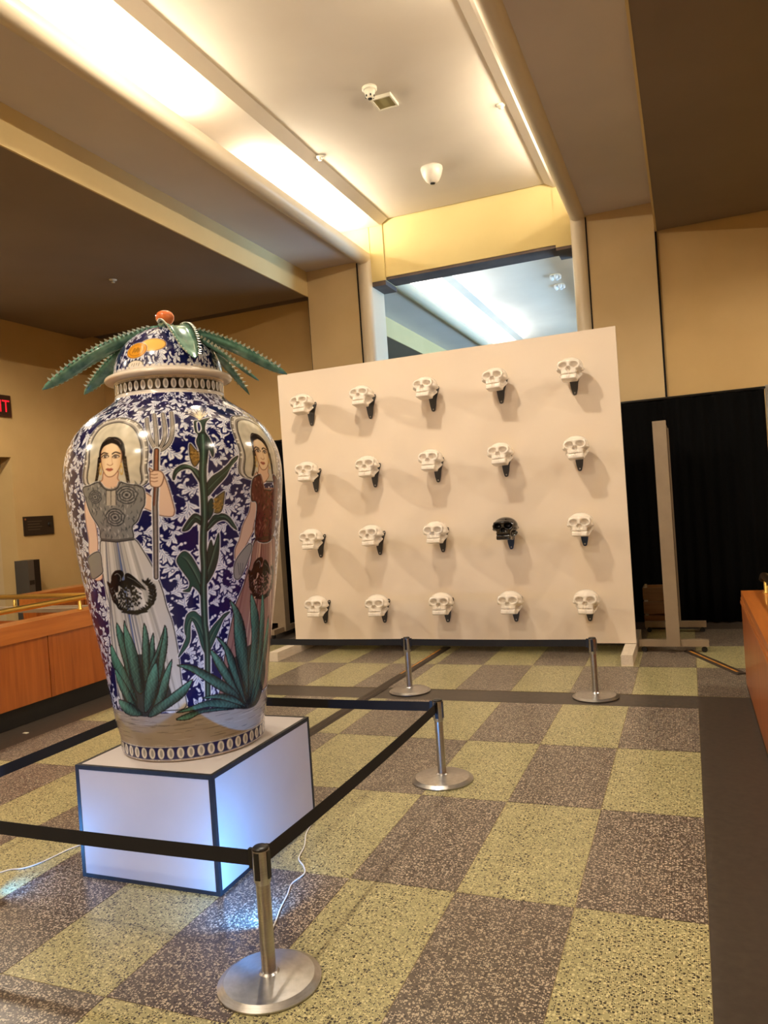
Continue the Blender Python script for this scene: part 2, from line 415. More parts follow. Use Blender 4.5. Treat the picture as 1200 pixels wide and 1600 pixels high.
def parapet_right():
    t = thing('wood_parapet', 'orange wood parapet with grooved cap beside the dark floor border', 'parapet', (0.34, 0.62, 0))
    BX(0.0, 0.26, -11, 0.0, 0, 0.035).build('plinth', PLINTH, t)
    BX(0.008, 0.25, -11, -0.008, 0.035, 0.62).build('core', WOODV, t)
    for k in range(4): BX(-0.002, 0.01, -0.004-2.1*(k+1)+0.004, -0.004-2.1*k, 0.036, 0.62).build('panel', WOODV, t)
    BX(-0.008, 0.26, -11, 0.008, 0.625, 0.645).bevel(0.005, 2).build('cap_groove', WOODH, t)
    BX(-0.004, 0.26, -11, 0.004, 0.65, 0.672).bevel(0.005, 2).build('cap_groove', WOODH, t)
    BX(0.0, 0.25, -11, 0.0, 0.672, 0.72).bevel(0.008, 2).build('cap_board', WOODH, t)
    MB().tube([(0.16, -11, 0.835), (0.16, -0.12, 0.835), (0.155, -0.04, 0.828), (0.15, -0.015, 0.80)], 0.026, 14).build('handrail', pmat('shaded_brass', rgb(58, 46, 30), 0.35, 1.0), t)  # brass rail, its colour darkened to stand for shadow
    for py in (-0.16, -1.6, -3.0):
        MB().lathe([(0, 0.72), (0.03, 0.72), (0.03, 0.726), (0.017, 0.735), (0.017, 0.80), (0.010, 0.806), (0.010, 0.82), (0, 0.82)], 16, (0.16, py)).build('post', BRASS, t)
parapet_right()

# ------------------------------------------------------------------ display board with skulls
bd = thing('display_board', 'large cream freestanding board on white lumber feet carrying rows of skulls', 'board', (-2.285, 1.79, 0))
bx0, bx1, bz0, bz1 = -4.065+2.285, -0.505+2.285, 0.10, 3.035
BX(bx0, bx1, -0.012, 0.03, bz0, bz1).build('panel', BOARD, bd)
for x in (bx0+0.03, (bx0+bx1)/2, bx1-0.12): BX(x, x+0.09, 0.03, 0.10, 0.096, bz1-0.02).build('stud', LUMBER, bd)
for x0 in (bx0-0.045, bx1-0.10): BX(x0, x0+0.10, -0.52, 0.75, 0, 0.095).bevel(0.004).build('foot', LUMBER, bd)
MB().prism([(0.05, 0.095), (0.70, 0.095), (0.05, 1.3)], 'x', bx1-0.09, bx1-0.05).build('brace', LUMBER, bd)
MB().prism([(0.05, 0.095), (0.70, 0.095), (0.05, 1.3)], 'x', bx0+0.03, bx0+0.07).build('brace', LUMBER, bd)

def surface_nets(F, org, h):
    # naive surface nets on a numpy grid (inside where F < 0)
    nx, ny, nz = F.shape
    s = F < 0
    acc = np.zeros((nx-1, ny-1, nz-1, 3)); cnt = np.zeros((nx-1, ny-1, nz-1))
    corners = [(i, j, k) for i in (0, 1) for j in (0, 1) for k in (0, 1)]
    sl = lambda c: (slice(c[0], nx-1+c[0]), slice(c[1], ny-1+c[1]), slice(c[2], nz-1+c[2]))
    for a in corners:
        for ax in range(3):
            if a[ax] == 1: continue
            b = list(a); b[ax] = 1
            fa, fb = F[sl(a)], F[sl(tuple(b))]
            m = (fa < 0) != (fb < 0)
            t = np.where(m, fa/np.where(m, fa-fb, 1), 0)
            p = np.zeros(acc.shape)
            for q in range(3): p[..., q] = a[q]
            p[..., ax] += t
            acc += p*m[..., None]; cnt += m
    act = cnt > 0
    idx = -np.ones(act.shape, int); idx[act] = np.arange(act.sum())
    I = np.argwhere(act)
    V = (I+acc[act]/cnt[act][:, None])*h+org
    quads = []
    for ax in range(3):
        u, v = (ax+1) % 3, (ax+2) % 3
        a = [slice(None)]*3; b = [slice(None)]*3
        a[ax] = slice(0, -1); b[ax] = slice(1, None)
        ch = s[tuple(a)] != s[tuple(b)]
        E = np.argwhere(ch)
        E = E[(E[:, u] > 0) & (E[:, v] > 0) & (E[:, u] < F.shape[u]-1) & (E[:, v] < F.shape[v]-1)]
        flip = s[tuple(a)][E[:, 0], E[:, 1], E[:, 2]]
        def at(du, dv):
            e = E.copy(); e[:, u] -= du; e[:, v] -= dv
            return idx[e[:, 0], e[:, 1], e[:, 2]]
        q = np.stack([at(1, 1), at(0, 1), at(0, 0), at(1, 0)], 1)
        q[~flip] = q[~flip][:, ::-1]
        quads.append(q)
    return V, np.concatenate(quads)

def skull_mesh():
    h = 0.0036
    lo = np.array([-0.125, -0.225, -0.128]); hi = np.array([0.125, 0.03, 0.135])
    n = np.ceil((hi-lo)/h).astype(int)
    g = [lo[i]+h*np.arange(n[i]) for i in range(3)]
    X, Y, Z = np.meshgrid(*g, indexing='ij'); A = np.abs(X)
    def ell(c, r, x=X):
        k0 = np.sqrt(((x-c[0])/r[0])**2+((Y-c[1])/r[1])**2+((Z-c[2])/r[2])**2)
        return (k0-1)*min(r)
    def rbox(c, b, r):
        q = [np.abs(X-c[0])-b[0]+r, np.abs(Y-c[1])-b[1]+r, np.abs(Z-c[2])-b[2]+r]
        o = np.sqrt(sum(np.maximum(v, 0)**2 for v in q))
        return o+np.minimum(np.maximum(np.maximum(q[0], q[1]), q[2]), 0)-r
    def cap(a, b, r, x=X):
        a = np.array(a); b = np.array(b); d = b-a
        t = np.clip(((x-a[0])*d[0]+(Y-a[1])*d[1]+(Z-a[2])*d[2])/(d@d), 0, 1)
        return np.sqrt((x-a[0]-t*d[0])**2+(Y-a[1]-t*d[1])**2+(Z-a[2]-t*d[2])**2)-r
    def su(a, b, k): 
        hh = np.clip(0.5+0.5*(b-a)/k, 0, 1); return b*(1-hh)+a*hh-k*hh*(1-hh)
    def ss(a, b, k):  # subtract b from a
        hh = np.clip(0.5-0.5*(a+b)/k, 0, 1); return a*(1-hh)-b*hh+k*hh*(1-hh)
    f = ell((0, -0.085, 0.022), (0.102, 0.108, 0.084))
    f = su(f, rbox((0, -0.125, -0.035), (0.062, 0.062, 0.060), 0.026), 0.022)
    f = su(f, ell((0.073, -0.125, -0.010), (0.031, 0.042, 0.019), A), 0.018)
    f = su(f, cap((0.082, -0.12, -0.012), (0.094, -0.05, 0.0), 0.012, A), 0.015)
    f = su(f, cap((0.012, -0.184, 0.047), (0.072, -0.160, 0.042), 0.016, A), 0.012)
    ring = np.sqrt((np.sqrt(((A-0.044)/1.15)**2+(Z-0.014)**2)-0.031)**2+(Y+0.165+0.25*(A-0.044))**2)-0.010
    f = su(f, ring, 0.010)
    f = su(f, cap((0, -0.188, 0.040), (0, -0.190, 0.002), 0.011), 0.014)
    f = su(f, rbox((0, -0.128, -0.094), (0.061, 0.062, 0.022), 0.012), 0.008)
    f = su(f, cap((0.052, -0.10, -0.095), (0.080, -0.05, -0.045), 0.014, A), 0.014)
    f = ss(f, ell((0.044, -0.190, 0.014), (0.032, 0.050, 0.027), A), 0.007)
    f = ss(f, ell((0.008, -0.196, -0.024), (0.011, 0.034, 0.021), A), 0.004)
    f = ss(f, ell((0.082, -0.125, -0.060), (0.028, 0.055, 0.030), A), 0.008)
    f = ss(f, rbox((0, -0.195, -0.070), (0.057, 0.020, 0.004), 0.002), 0.002)
    for zc in (-0.053, -0.088):
        for i in range(8):
            x = (i-3.5)*0.0148
            y = -0.187+0.012*(x/0.052)**2
            f = su(f, cap((x, y, zc-0.008), (x, y, zc+0.008), 0.0066), 0.0005)
    f = np.maximum(f, -(Z+0.117))
    V, Q = surface_nets(f, lo, h)
    me = bpy.data.meshes.new('skull')
    me.from_pydata(V.tolist(), [], Q.tolist()); me.update()
    for p in me.polygons: p.use_smooth = True
    return me
SK = skull_mesh(); SK.materials.append(CERAM)
SKB = SK.copy(); SKB.materials.clear(); SKB.materials.append(CERAMB)
def plate_mesh(mat):
    pts = [(0.020, -0.188), (0.030, -0.150), (0.038, -0.09), (0.060, -0.02), (0.076, 0.02), (0.072, 0.042), (0.056, 0.044), (0.042, 0.028), (0.022, -0.01), (0, -0.03)]
    arc = [(0.020*math.cos(a), -0.190+0.017*math.sin(a)) for a in (-PI*0.5+0.01, -PI*0.35, -PI*0.18)]
    right = [(0, -0.207)]+arc[1:]+pts
    left = [(-x, z) for x, z in right[::-1] if x > 1e-4]
    return MB().prism(right+left, 'y', -0.007, 0.0).bevel(0.0012).mesh('mounting_plate', mat)
PM = plate_mesh(PLATE); PMB = plate_mesh(PLATEB)
SM = MB().lathe([(0, 0.0), (0.0075, 0.0), (0.0075, 0.002), (0.004, 0.004), (0, 0.004)], 12).mesh('screw', SCREW)
SMR = SM
ARM = MB().tube([(0, -0.005, -0.02), (0, -0.05, -0.015), (0, -0.10, 0.0)], [0.035, 0.028, 0.03], 14).mesh('stem', PLATE)
SX = [-3.685, -2.995, -2.305, -1.607, -0.905]; SZ = [2.650, 1.935, 1.227, 0.517]
rowname = ['top', 'second', 'third', 'bottom']; colname = ['first', 'second', 'middle', 'fourth', 'last']
for r in range(4):
    for c in range(5):
        black = (r == 2 and c == 3)
        kind = 'glossy black skull' if black else 'white ceramic skull'
        t = thing('skull_mount', f'{kind} on the cream board, {rowname[r]} row, {colname[c]} from the jar side',
                  'skull', (SX[c], 1.777, SZ[r]), 0, None if black else 'white skulls on the cream board')
        bl = (r == 2 and c >= 3)
        pl = linkmesh('mounting_plate', PMB if bl else PM, t)
        for (sx, sz) in ((0, -0.185), (0.062, 0.025), (-0.062, 0.025)):
            q = linkmesh('screw', SM, pl, (sx, -0.007, sz)); q.rotation_euler = (PI/2, 0, 0)
        linkmesh('stem', ARM, t)
        k = linkmesh('skull', SKB if black else SK, t, (0, -0.095, 0.0))
        k.scale = (1.13, 1.06, 1.0); k.rotation_euler = (-0.12+random.uniform(-0.04, 0.04), random.uniform(-0.04, 0.04), random.uniform(-0.06, 0.06))

# ------------------------------------------------------------------ pedestal
pd = thing('pedestal', 'white box pedestal with black painted edges under the jar', 'pedestal', (-2.18, -2.59, 0))
hx, hy, hz = 0.355, 0.42, 0.49
BX(-hx, hx, -hy, hy, 0.0, hz).build('body', WHITE, pd)
e = 0.017; q = 0.0015
for sx in (-1, 1):
    for sy in (-1, 1):
        x0, x1 = sorted((sx*(hx+q), sx*(hx-e))); y0, y1 = sorted((sy*(hy+q), sy*(hy-e)))
        BX(x0, x1, y0, y1, 0.0, hz+q).build('edge_stripe', EDGE, pd)
for z0, z1 in ((0.0, e), (hz-e, hz+q)):
    for s in (-1, 1):
        y0, y1 = sorted((s*(hy+q), s*(hy-e*0.9))); BX(-hx+e, hx-e, y0, y1, z0, z1).build('edge_stripe', EDGE, pd)
        x0, x1 = sorted((s*(hx+q), s*(hx-e*0.9))); BX(x0, x1, -hy+e, hy-e, z0, z1).build('edge_stripe', EDGE, pd)

# ------------------------------------------------------------------ stanchions and belts
SB_ME = MB().lathe([(0, 0.0), (0.166, 0.0), (0.170, 0.003), (0.170, 0.008), (0.148, 0.020), (0.034, 0.034), (0.028, 0.040), (0, 0.040)], 72).mesh('base', STEEL)
for p in SB_ME.polygons: p.use_smooth = True
try: SB_ME.set_sharp_from_angle(angle=0.25)
except Exception: pass
SP_ME = MB().lathe([(0.0, 0.03), (0.0235, 0.03), (0.0235, 0.335), (0, 0.335)], 32).mesh('pole', STEEL)
SH_ME = MB().lathe([(0.0, 0.325), (0.0245, 0.325), (0.0285, 0.335), (0.0285, 0.437), (0, 0.437)], 32).mesh('head', STEEL)
for m_ in (SP_ME, SH_ME):
    try: m_.set_sharp_from_angle(angle=0.5)
    except Exception: pass
SC_ME = MB().lathe([(0, 0.434), (0.0275, 0.434), (0.0275, 0.442), (0.023, 0.446), (0, 0.446)], 32).mesh('cap', BLK)
SL_ME = BX(-0.009, 0.009, -0.0305, -0.024, 0.345, 0.434).bevel(0.002).mesh('belt_slot', BLK)
def stanchion(x, y, label, rot=0.3):
    t = thing('barrier_post', label, 'stanchion', (x, y, 0), 0, 'short steel stanchions')
    linkmesh('base', SB_ME, t); linkmesh('pole', SP_ME, t); h = linkmesh('head', SH_ME, t); linkmesh('cap', SC_ME, t)
    for k in range(4):
        s = linkmesh('belt_slot', SL_ME, h); s.rotation_euler = (0, 0, k*PI/2)
    return (x, y)
A = stanchion(-1.343, -3.44, 'short steel stanchion at the front corner, beside the pedestal')
B = stanchion(-1.327, -1.60, 'short steel stanchion at the rear corner between pedestal and cream board')
C = stanchion(-2.185, 0.244, 'short steel stanchion on the dark floor border beside the cable cover')
D = stanchion(-0.705, 0.228, 'short steel stanchion on the dark floor border before the right end of the board')
Ee = stanchion(-3.075, -1.60, 'short steel stanchion standing behind the painted jar')
Ff = stanchion(-3.075, -3.44, 'short steel stanchion at the front corner on the wood parapet side')
G = stanchion(-3.72, 0.25, 'short steel stanchion before the jar-side end of the board')
def belt(a, b, label, sag=0.006):
    a = Vector((a[0], a[1], 0)); b = Vector((b[0], b[1], 0)); d = (b-a).normalized()
    nrm = Vector((-d.y, d.x, 0))*0.001
    p0 = a+d*0.0375; p1 = b-d*0.0375
    o = thing('barrier_belt', label, 'belt', p0, 0, 'black barrier belts')
    m = MB(); n = 16; prev = None
    for i in range(n+1):
        t = i/n; p = (p1-p0)*t; s = -sag*4*t*(1-t)
        q = [m.bm.verts.new(p+nrm*sd+Vector((0, 0, z+s))) for sd, z in ((-1, 0.378), (1, 0.378), (1, 0.430), (-1, 0.430))]
        if prev:
            for k in range(4): m.bm.faces.new((prev[k], prev[(k+1) % 4], q[(k+1) % 4], q[k]))
        else: m.bm.faces.new(q)
        prev = q
    m.bm.faces.new(prev[::-1])
    m.build('webbing', BELT, o)
    ang = math.atan2(d.y, d.x)
    for base in (Vector((0, 0, 0)), p1-p0):
        c = BX(-0.007, 0.007, -0.006, 0.006, 0.370, 0.436).bevel(0.002).build('clip', BLK, o)
        c.location = base; c.rotation_euler = (0, 0, ang)
belt(A, Ff, 'black barrier belt crossing before the pedestal front')
belt(A, B, 'black barrier belt along the open floor side of the pedestal', 0.012)
belt(B, Ee, 'black barrier belt crossing behind the pedestal')
belt(Ee, Ff, 'black barrier belt along the wood parapet side of the pedestal')
belt(C, G, 'black barrier belt before the board, jar-side span', 0.004)
belt(C, D, 'black barrier belt before the board, between the two far stanchions', 0.004)

# ------------------------------------------------------------------ cable covers
def cable_cover(pts, w, label, frac):
    a, b = Vector((*pts[0], 0)), Vector((*pts[1], 0)); d = b-a; Ln = d.length
    t = thing('cable_cover', label, 'cable cover', a, math.atan2(d.y, d.x), 'floor cable covers')
    MB().prism([(-w/2, 0), (w/2, 0), (w/2-0.018, 0.011), (-w/2+0.018, 0.011)], 'x', 0, Ln).build('ramp', noise_mat('dark_rubber', rgb(44, 36, 30), rgb(58, 47, 38), 60, 0.5), t)
    for k in range(3): BX(0, Ln, -w/2+0.022+0.02*k, -w/2+0.028+0.02*k, 0.011, 0.0125).build('ridge', noise_mat('worn_rubber', rgb(74, 60, 48), rgb(60, 48, 40), 30, 0.5), t)
    BX(Ln*frac[0], Ln*frac[1], w/2-0.045, w/2-0.026, 0.011, 0.0128).build('amber_strip', noise_mat('amber_strip', rgb(196, 140, 56), rgb(150, 96, 40), 20, 0.45), t)
cable_cover([(-2.53, -2.10), (-2.425, 2.03)], 0.105, 'dark rubber cable cover running from pedestal towards the board', (0.70, 0.97))
cable_cover([(0.335, 1.03), (-0.06, 1.93)], 0.10, 'dark rubber cable cover running diagonally by the grooved wood parapet', (0.05, 0.95))

# ------------------------------------------------------------------ curtain and partitions behind the board
def curtain():
    t = thing('black_curtain', 'long black pleated curtain hung on a pipe behind the board', 'curtain', (-2.6, 3.48, 0))
    m = MB(); n = 760; x0, x1 = -6.2+2.6, 0.84+2.6
    rows = [0.012, 0.5, 1.4, 2.2, 2.46, 2.50]; prev = None
    for z in rows:
        ring = []
        for i in range(n+1):
            x = x0+(x1-x0)*i/n
            am = 0.018*(0.55+0.45*math.sin(x*2.3+1))*(1.15-0.25*z/2.5)
            y = am*math.sin(x*48+1.4*math.sin(x*5.1))+0.012*math.sin(x*13+z)
            if z > 2.47: y *= 0.4
            ring.append(m.bm.verts.new((x, y, z)))
        if prev:
            for i in range(n):
                f = m.bm.faces.new((prev[i], prev[i+1], ring[i+1], ring[i])); f.smooth = True
        prev = ring
    o = m.build('drape', CURT, t)
    md = o.modifiers.new('thickness', 'SOLIDIFY'); md.thickness = 0.004
    MB().tube([(x0-0.02, 0.0, 2.505), (x1+0.02, 0.0, 2.505)], 0.015, 12).build('pipe', BLK, t)
    for x in (x0-0.02, x1+0.025):
        MB().tube([(x, 0.0, 0.006), (x, 0.0, 2.53)], 0.019, 12).build('upright', pmat('pale_aluminium', rgb(214, 206, 190), 0.35, 0.7), t)
        BX(x-0.15, x+0.15, -0.02, 0.12, 0, 0.006).build('base_plate', BLK, t)
curtain()
def rolling_partition(loc, rot, label, H, Wd, face):
    t = thing('rolling_partition', label, 'partition', loc, rot, None)
    # local: panel plane along x (length Wd), thickness along y, feet along y at both ends
    BX(-Wd/2+0.05, Wd/2-0.05, -0.045, 0.045, 0.16, H-0.03).build('panel', face, t)
    for s in (-1, 1):
        BX(s*Wd/2-0.055, s*Wd/2+0.055, -0.058, 0.058, 0.06, H).build('post', PARTN, t)
        BX(s*Wd/2-0.03, s*Wd/2+0.03, -0.30, 0.30, 0.055, 0.115).build('foot', PARTN, t)
        for sy in (-1, 1):
            MB().tube([(s*Wd/2-0.012, sy*0.26, 0.025), (s*Wd/2+0.012, sy*0.26, 0.025)], 0.025, 14).build('caster', BLK, t)
            BX(s*Wd/2-0.008, s*Wd/2+0.008, sy*0.26-0.008, sy*0.26+0.008, 0.025, 0.056).build('caster_stem', BLK, t)
    BX(-Wd/2, Wd/2, -0.05, 0.05, H-0.03, H).build('top_rail', PARTN, t)
rolling_partition((-0.185, 2.40, 0), PI/2, 'tall taupe rolling partition seen edge-on before the black curtain', 2.13, 1.02, PARTD)
rolling_partition((-5.65, 2.75, 0), 0.0, 'tall taupe rolling partition between jar and board, its face turned outwards', 2.16, 1.78, PARTN)
ct = thing('wooden_crate', 'small wooden crate in the shadow beside the rolling partition', 'crate', (-0.36, 3.2, 0))
for k in range(3):
    for s in (-1, 1):
        BX(-0.13, 0.13, s*0.13-0.008, s*0.13+0.008, 0.02+0.15*k, 0.15+0.15*k).build('slat', wood('crate_wood', rgb(120, 84, 48), rgb(142, 102, 62), 'X'), ct)
        BX(s*0.13-0.008, s*0.13+0.008, -0.13, 0.13, 0.02+0.15*k, 0.15+0.15*k).build('slat', wood('crate_wood', rgb(120, 84, 48), rgb(142, 102, 62), 'Y'), ct)
for sx in (-1, 1):
    for sy in (-1, 1): BX(sx*0.115-0.012, sx*0.115+0.012, sy*0.115-0.012, sy*0.115+0.012, 0, 0.46).build('corner_post', LUMBER, ct)

# ------------------------------------------------------------------ left wall fittings
es = thing('exit_sign', 'dark exit sign with red letters above the doorway', 'sign', (-8.5, 1.99, 3.09))
BX(0.0, 0.025, -0.24, 0.24, 0.0, 0.295).build('housing', pmat('brown_sign_housing', rgb(70, 40, 24), 0.4), es)
BX(0.025, 0.028, -0.22, 0.22, 0.02, 0.275).build('face', pmat('dark_sign_face', rgb(58, 34, 24), 0.3), es)
fc = bpy.data.curves.new('exit_text', 'FONT'); fc.body = 'EXIT'; fc.size = 0.235; fc.align_x = 'CENTER'; fc.extrude = 0.001
fo = bpy.data.objects.new('exit_text', fc); COL.objects.link(fo)
dg = bpy.context.evaluated_depsgraph_get(); dg.update()
me = bpy.data.meshes.new_from_object(fo.evaluated_get(dg)); bpy.data.objects.remove(fo)
me.materials.clear(); me.materials.append(emit('red_sign_letters', rgb(214, 18, 36), 0.9))
lo = linkmesh('letters', me, es, (0.030, 0.0, 0.065)); lo.rotation_euler = (PI/2, 0, PI/2); lo.scale = (0.88, 1, 1)
lo['label'] = 'red letters reading EXIT'
pq = thing('wall_plaque', 'dark bronze plaque on the tan wall below the exit sign', 'plaque', (-8.5, 2.57, 1.46))
BX(0, 0.02, -0.262, 0.262, 0.0, 0.265).bevel(0.004).build('plate', pmat('dark_bronze_plaque', rgb(48, 36, 28), 0.45, 0.3), pq)
for k in range(4): BX(0.02, 0.0215, -0.20, 0.05-0.04*(k % 2), 0.19-0.038*k, 0.198-0.038*k).build('text_line', pmat('plaque_text', rgb(92, 76, 58), 0.5), pq)
dm = MB().lathe([(0, 0), (0.035, 0), (0.035, 0.006), (0, 0.008)], 20).build('emblem', pmat('plaque_emblem', rgb(26, 22, 20), 0.4), pq); dm.location = (0.02, 0.19, 0.14); dm.rotation_euler = (0, PI/2, 0)
dm = MB().lathe([(0, 0), (0.014, 0), (0.014, 0.004), (0, 0.005)], 14).build('emblem', pmat('plaque_dot', rgb(150, 88, 40), 0.4), pq); dm.location = (0.02, -0.235, 0.225); dm.rotation_euler = (0, PI/2, 0)
bn = thing('metal_bin', 'narrow grey metal bin with dark side standing by the doorway', 'bin', (-8.36, 2.20, 0))
BX(-0.12, 0.12, -0.10, 0.0, 0.0, 1.13).build('front_panel', GREYM, bn)
BX(-0.12, 0.12, 0.0, 0.10, 0.0, 1.13).build('side_panel', pmat('dark_brown_metal', rgb(38, 28, 20), 0.5, 0.3), bn)
BX(0.12, 0.125, -0.09, -0.01, 0.80, 0.86).build('flap', pmat('bin_flap', rgb(60, 52, 42), 0.4, 0.5), bn)

# ------------------------------------------------------------------ ceiling fittings
def flipz(o): o.rotation_euler = (PI, 0, 0); return o
sd = thing('smoke_detector', 'cream smoke detector hanging on the centre ceiling beside the square vent', 'detector', (-2.37, 0.76, 5.235))
flipz(MB().lathe([(0, 0), (0.066, 0), (0.066, 0.022), (0.054, 0.03), (0, 0.03)], 32).build('base', PLASTW, sd))
flipz(MB().lathe([(0, 0.03), (0.052, 0.03), (0.036, 0.085), (0.022, 0.098), (0, 0.098)], 32).build('cone', PLASTW, sd))
for k in range(6):
    a = k*PI/3; s = BX(0.035, 0.042, -0.006, 0.006, -0.088, -0.072).build('slot', BLK, sd); s.rotation_euler = (0, 0, a)
flipz(MB().lathe([(0, 0.098), (0.02, 0.098), (0.018, 0.106), (0, 0.106)], 20).build('sensor_tip', BLK, sd))
vt = thing('ceiling_vent', 'small square cream vent plate on the centre ceiling beside the smoke detector', 'vent', (-2.33, 1.02, 5.235))
BX(-0.085, 0.085, -0.10, 0.10, -0.022, 0).build('grille', pmat('olive_vent', rgb(160, 148, 96), 0.6), vt)
for s in (-1, 1):
    BX(s*0.09-0.008, s*0.09+0.008, -0.108, 0.108, -0.03, 0).build('frame', PLASTW, vt)
    BX(-0.082, 0.082, s*0.10-0.008, s*0.10+0.008, -0.03, 0).build('frame', PLASTW, vt)
dc = thing('dome_camera', 'white dome camera on the centre ceiling nearest the yellow lintel', 'camera', (-2.39, 2.58, 5.235))
flipz(MB().lathe([(0, 0), (0.12, 0), (0.122, 0.02), (0.116, 0.05), (0.10, 0.10), (0.075, 0.145), (0.045, 0.168), (0.02, 0.176), (0, 0.177)], 40).build('dome', pmat('white_dome_plastic', rgb(226, 216, 200), 0.3), dc))
flipz(MB().lathe([(0, 0.17), (0.030, 0.1715), (0.026, 0.182), (0, 0.186)], 20).build('lens', BLK, dc))
for (x, y, z, lb) in ((-3.33, 1.70, 5.225, 'small white sprinkler cap on the centre ceiling edge by the lit cove'), (-1.39, 1.64, 5.235, 'small white sprinkler cap on the centre ceiling edge opposite the lit cove'), (-6.14, 1.70, 4.43, 'small white sprinkler cap on the low shaded soffit')):
    sp = thing('sprinkler', lb, 'sprinkler', (x, y, z))
    flipz(MB().lathe([(0, 0), (0.045, 0), (0.045, 0.006), (0.03, 0.010), (0, 0.010)], 24).build('escutcheon', PLASTW, sp))
    flipz(MB().lathe([(0, 0.01), (0.014, 0.01), (0.014, 0.03), (0.024, 0.034), (0, 0.036)], 16).build('head', PLASTW, sp))
ORD = ('first', 'second', 'third', 'fourth')
def fitting(x, y, z, label, ring, e):
    t = thing('recessed_downlight', label, 'light', (x, y, z), 0, 'recessed downlights')
    flipz(MB().lathe([(0.085, 0), (0.12, 0), (0.12, 0.008), (0.085, 0.012), (0.085, 0)], 32).build('trim_ring', PLASTW, t))
    flipz(MB().lathe([(0, 0.0), (0.085, 0.0), (0.085, 0.002), (0, 0.002)], 32).build('diffuser', emit('lamp_glow', (1, 0.85, 0.62, 1), 6), t))
for (x, y, e) in DOWN: fitting(x, y, 5.235, f'round recessed downlight in the centre ceiling bay, {ORD[DOWN.index((x, y, e))]} from the far wall', 0.1, e)
for (x, y) in ((-6.7, -0.4), (-6.7, -4.5)): fitting(x, y, 4.43, f'added round downlight in the low shaded soffit over the stairwell, {ORD[int(y < -2)]} from the far wall', 0.1, 1)
for (x, y) in ((2.0, 0.6), (2.0, -3.5)): fitting(x, y, 4.43, f'added round downlight in the low shaded soffit over the opposite aisle, {ORD[int(y < -2)]} from far wall', 0.1, 1)
for i, (x, y, L) in enumerate(COVE_L+COVE_R):
    t = thing('cove_strip_light', f'{ORD[(1, 0, 2, 3)[i]]} strip light from the far wall in the wood parapet side cove' if i < 4 else f'{ORD[i-4]} strip light from the far wall in the opposite aisle cove', 'light', (x, y, 4.80), 0, 'cove strip lights')
    BX(-0.03, 0.03, -L/2, L/2, 0.09, 0.135).build('batten', PLASTW, t)
    for k in (-0.4, 0.4): BX(-0.012, 0.012, L*k-0.02, L*k+0.02, 0.0, 0.09).build('bracket', PLASTW, t)
    MB().tube([(0, -L/2+0.03, 0.146), (0, L/2-0.03, 0.146)], 0.010, 10).build('lamp', emit('strip_glow', (1, 0.87, 0.64, 1), 5), t)
for i, (x, y, L, e) in enumerate(FAR_COVE):
    t = thing('cove_strip_light', f'{ORD[i % 2]} strip light beyond the opening in the adjoining hall, {"wood parapet" if i < 2 else "opposite aisle"} side', 'light', (x, y, 4.80), 0, 'cove strip lights')
    BX(-0.03, 0.03, -L/2, L/2, 0.0, 0.045).build('batten', PLASTW, t)
    MB().tube([(0, -L/2+0.03, 0.058), (0, L/2-0.03, 0.058)], 0.010, 10).build('lamp', emit('cool_strip_glow', (0.86, 0.93, 1, 1), 5), t)
for (x, y, lb) in ((-1.84, 7.6, 'small glass ceiling fitting in the adjoining hall, nearer the opening'), (-1.87, 8.25, 'small glass ceiling fitting in the adjoining hall, farther from the opening')):
    t = thing('glass_fitting', lb, 'fitting', (x, y, 5.235))
    flipz(MB().lathe([(0, 0), (0.09, 0), (0.09, 0.015), (0, 0.02)], 20).build('plate', PLASTW, t))
    for k in range(5):
        a = k*2*PI/5
        flipz(MB().lathe([(0, 0.0), (0.035, 0.02), (0.03, 0.07), (0, 0.09)], 10, (0.07*math.cos(a), 0.07*math.sin(a))).build('drop', pmat('bright_glass', rgb(240, 244, 248), 0.1), t))

# ------------------------------------------------------------------ floor spotlights, cords, scrap
JX, JY = -2.205, -2.595
def led(loc, label, energy, target, sz):
    d = Vector((target[0]-loc[0], target[1]-loc[1], 0)); ang = math.atan2(d.y, d.x)
    t = thing('led_spotlight', label, 'spotlight', (loc[0], loc[1], 0), ang, 'floor spotlights aimed at the jar')
    BX(-0.022, 0.022, -0.014, 0.014, 0, 0.024).build('foot', BLK, t)
    b = MB().tube([(-0.014, 0, 0.034), (0.014, 0, 0.046)], 0.014, 18).build('barrel', BLK, t)
    add_light('led_lamp', 'SPOT', (loc[0]+0.026*math.cos(ang), loc[1]+0.026*math.sin(ang), 0.050), energy, LED, target, spot_size=math.radians(sz), spot_blend=0.6, shadow_soft_size=0.012)
led((-1.487, -3.212), 'small black spotlight on the floor beside the front stanchion', 19, (JX, JY, 0.60), 150)
led((-2.86, -3.28), 'small black spotlight on the floor beside the parapet-side corner of the belts', 7, (JX, JY, 0.65), 150)
def cord(pts, label):
    P = [Vector((x, y, 0.004)) for x, y in pts]
    Q = []
    for i in range(len(P)-1):
        p0 = P[max(i-1, 0)]; p1 = P[i]; p2 = P[i+1]; p3 = P[min(i+2, len(P)-1)]
        for k in range(8):
            t = k/8; Q.append(0.5*((2*p1)+(p2-p0)*t+(2*p0-5*p1+4*p2-p3)*t*t+(3*p1-p0-3*p2+p3)*t**3))
    Q.append(P[-1])
    tag(MB().tube(Q, 0.0032, 6).build('power_cord', CORDM), label, 'cord', 'white power cords')
cord([(-1.487, -3.185), (-1.505, -3.12), (-1.535, -3.03), (-1.56, -2.93), (-1.585, -2.85), (-1.575, -2.76), (-1.61, -2.70), (-1.665, -2.64), (-1.70, -2.52), (-1.76, -2.38), (-1.80, -2.15)], 'thin white power cord from front stanchion to the pedestal')
